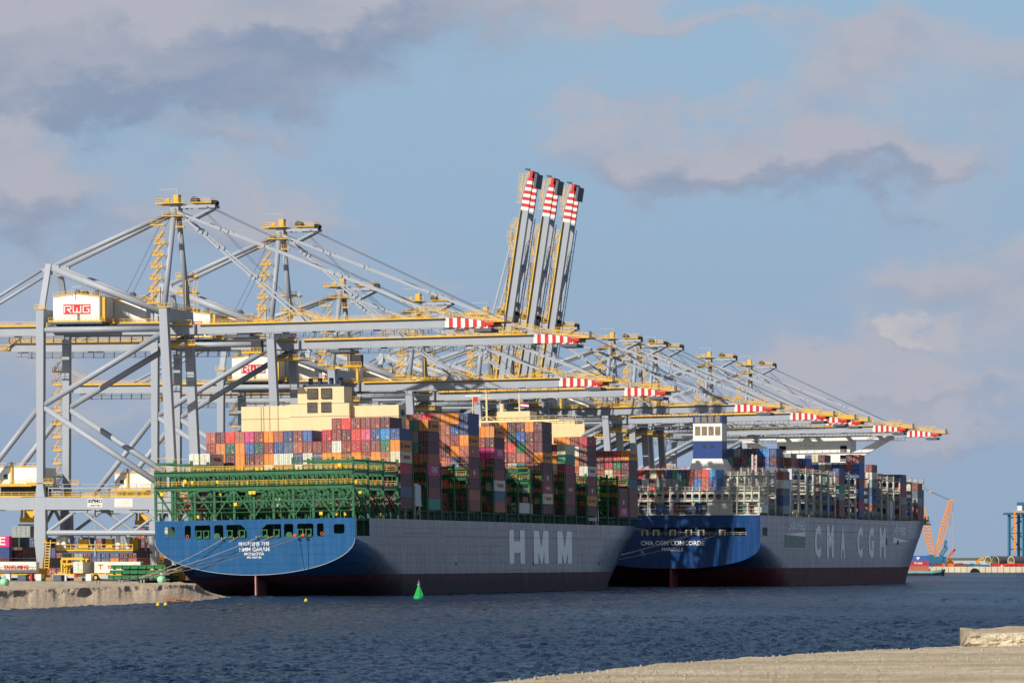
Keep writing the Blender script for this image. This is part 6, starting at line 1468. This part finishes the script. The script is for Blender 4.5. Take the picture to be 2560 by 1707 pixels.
# blue jacket structure with orange stair tower
rt = thing_xy('steel_jacket', 'tall teal blue steel jacket structure with an orange stair tower at the right edge', 'steel jacket', (0, 0, 0))
JY = 3950.0; Q = lambda px, py, dy=0: Vector((px2x(px, JY+dy), JY+dy, 8.9+(1399-py)/13060*JY))
b = MB()
for px in (2522, 2546, 2557, 2578, 2590):
    b.tube(Q(px, 1408), Q(px, 1286), .95, 10); b.tube(Q(px+2, 1408, 18), Q(px+2, 1286, 18), .8, 8)
for py in (1293, 1332, 1372): b.tube(Q(2522, py), Q(2590, py), .45, 8)
for a_, c_ in (((2522, 1332), (2546, 1300)), ((2522, 1332), (2546, 1366)), ((2546, 1296), (2578, 1332)), ((2546, 1366), (2578, 1400)), ((2546, 1332), (2578, 1372))): b.tube(Q(*a_), Q(*c_), .5, 8)
b.box(Q(2514,0).x, Q(2592,0).x, JY-3, JY+20, Q(0,1286).z, Q(0,1281).z); b.build('frame', M_TEALB, rt)
b = MB()
for k in range(13): z0 = Q(0, 1378-k*7.6).z; b.box(Q(2534,0).x, Q(2539,0).x, JY-5, JY-2, z0, z0+.35); b.beam(Vector((Q(2534,0).x, JY-5, z0)), Vector((Q(2539,0).x, JY-5, z0+2.2)), .4, .4)
b.beam(Q(2536.5, 1380, -4), Q(2536.5, 1278, -4), 1.0, 1.0); b.rail(Q(2536, 1281, -4), Q(2592, 1281, -4), step=2.4, h=1.4, r=.12); b.build('stair_tower', M_CRY, rt)
b = MB(); b.box(Q(2545,0).x, Q(2555,0).x, JY, JY+8, Q(0,1276).z, Q(0,1263.5).z); b.build('white_module', M_WHITE, rt)
b = MB(); b.box(Q(2545,0).x-.1, Q(2575,0).x, JY-.1, JY+8, Q(0,1263.2).z, Q(0,1255).z); b.box(Q(2555.3,0).x, Q(2578,0).x, JY, JY+8, Q(0,1276).z, Q(0,1263.5).z); b.build('teal_module', M_TEALB, rt)
# inland barge with deck load
BY = 2980.0
rt = thing_xy('river_barge', 'dark river barge with turquoise deck passing right of the farther ship', 'barge', (0, 0, 0))
def bp(px, z): return Vector((px2x(px, BY), BY, z))
b = MB(); xs = [px2x(p_, BY) for p_ in (2200, 2330, 2352, 2363)]; tops = [2.3, 2.3, 3.0, 3.5]; wd = [5.5, 5.5, 4.2, .5]; vs = []
for x, zt_, w in zip(xs, tops, wd): vs += [(x, BY-w, zt_), (x-(.8 if w < 1 else 0), BY-w*.9, -.6), (x-(.8 if w < 1 else 0), BY+w*.9, -.6), (x, BY+w, zt_)]
b.add(vs, [(4*i+j, 4*i+1+j, 4*i+5+j, 4*i+4+j) for i in range(3) for j in range(3)]+[(12, 13, 14, 15), (0, 3, 2, 1)]); b.build('hull', M_DARK, rt)
b = MB(); b.add([(x, BY-w-.05, zt_+dz) for x, zt_, w in zip(xs, tops, wd) for dz in (-.9, .35)]+[(x, BY+w+.05, zt_+dz) for x, zt_, w in zip(xs, tops, wd) for dz in (-.9, .35)], [(2*i, 2*i+2, 2*i+3, 2*i+1) for i in range(3)]+[(8+2*i, 9+2*i, 11+2*i, 10+2*i) for i in range(3)]+[(1+2*i, 3+2*i, 11+2*i, 9+2*i) for i in range(3)]); b.build('deck', mat('turquoise_deck', lin((112, 172, 170)), .6), rt)
b = MB(); b.beam(bp(2324, 2.4), bp(2333, 7), .25, .25); b.box(bp(2320,0).x, bp(2324,0).x, BY-2, BY+2, 2.4, 3.8); b.build('foremast', M_STEEL, rt)
for (px, z, c, lg, lab) in ((2267, 2.65, 'brown', None, 'brown container in the lowest layer on the river barge'), (2267, 5.55, 'crimson', 'K', 'bright red container with white letters on the river barge'), (2267, 8.45, 'blue', 'CREST', 'blue container on top of the red one on the river barge'), (2214, 5.55, 'crimson', None, 'red container on the barge, mostly behind the bow'), (2214, 8.45, 'blue', None, 'blue container on the barge, mostly behind the bow')):
    o = container(Matrix.Translation((px2x(px, BY), BY-3.8, z)), c, lab, 'containers on the river barge')
    if lg: logo_on(o, lg)
# small yellow lit work boat seen between the two hulls
rt = thing('work_boat', 'small white and yellow work boat tucked between the two ships at the quay', 'work boat', 425, 44, 0)
b = MB(); b.poly([(-4, -2, 1.4), (-4, 2, 1.4), (4, 2, 1.4), (7, 0, 1.6), (4, -2, 1.4)], (0, 0, -2.0)); b.build('hull', M_DARK, rt)
b = MB(); b.box(-2.5, 2, -1.4, 1.4, 1.4, 3.6); b.box(-1.5, 1, -1.1, 1.1, 3.6, 5.2); b.build('wheelhouse', M_YEL, rt)
b = MB(); b.beam((0, 0, 5.2), (0, 0, 7.4), .2, .2); b.rail((-4, -1.9, 1.4), (4, -1.9, 1.4), step=1); b.build('mast', M_WHITE, rt)
bulk_build()
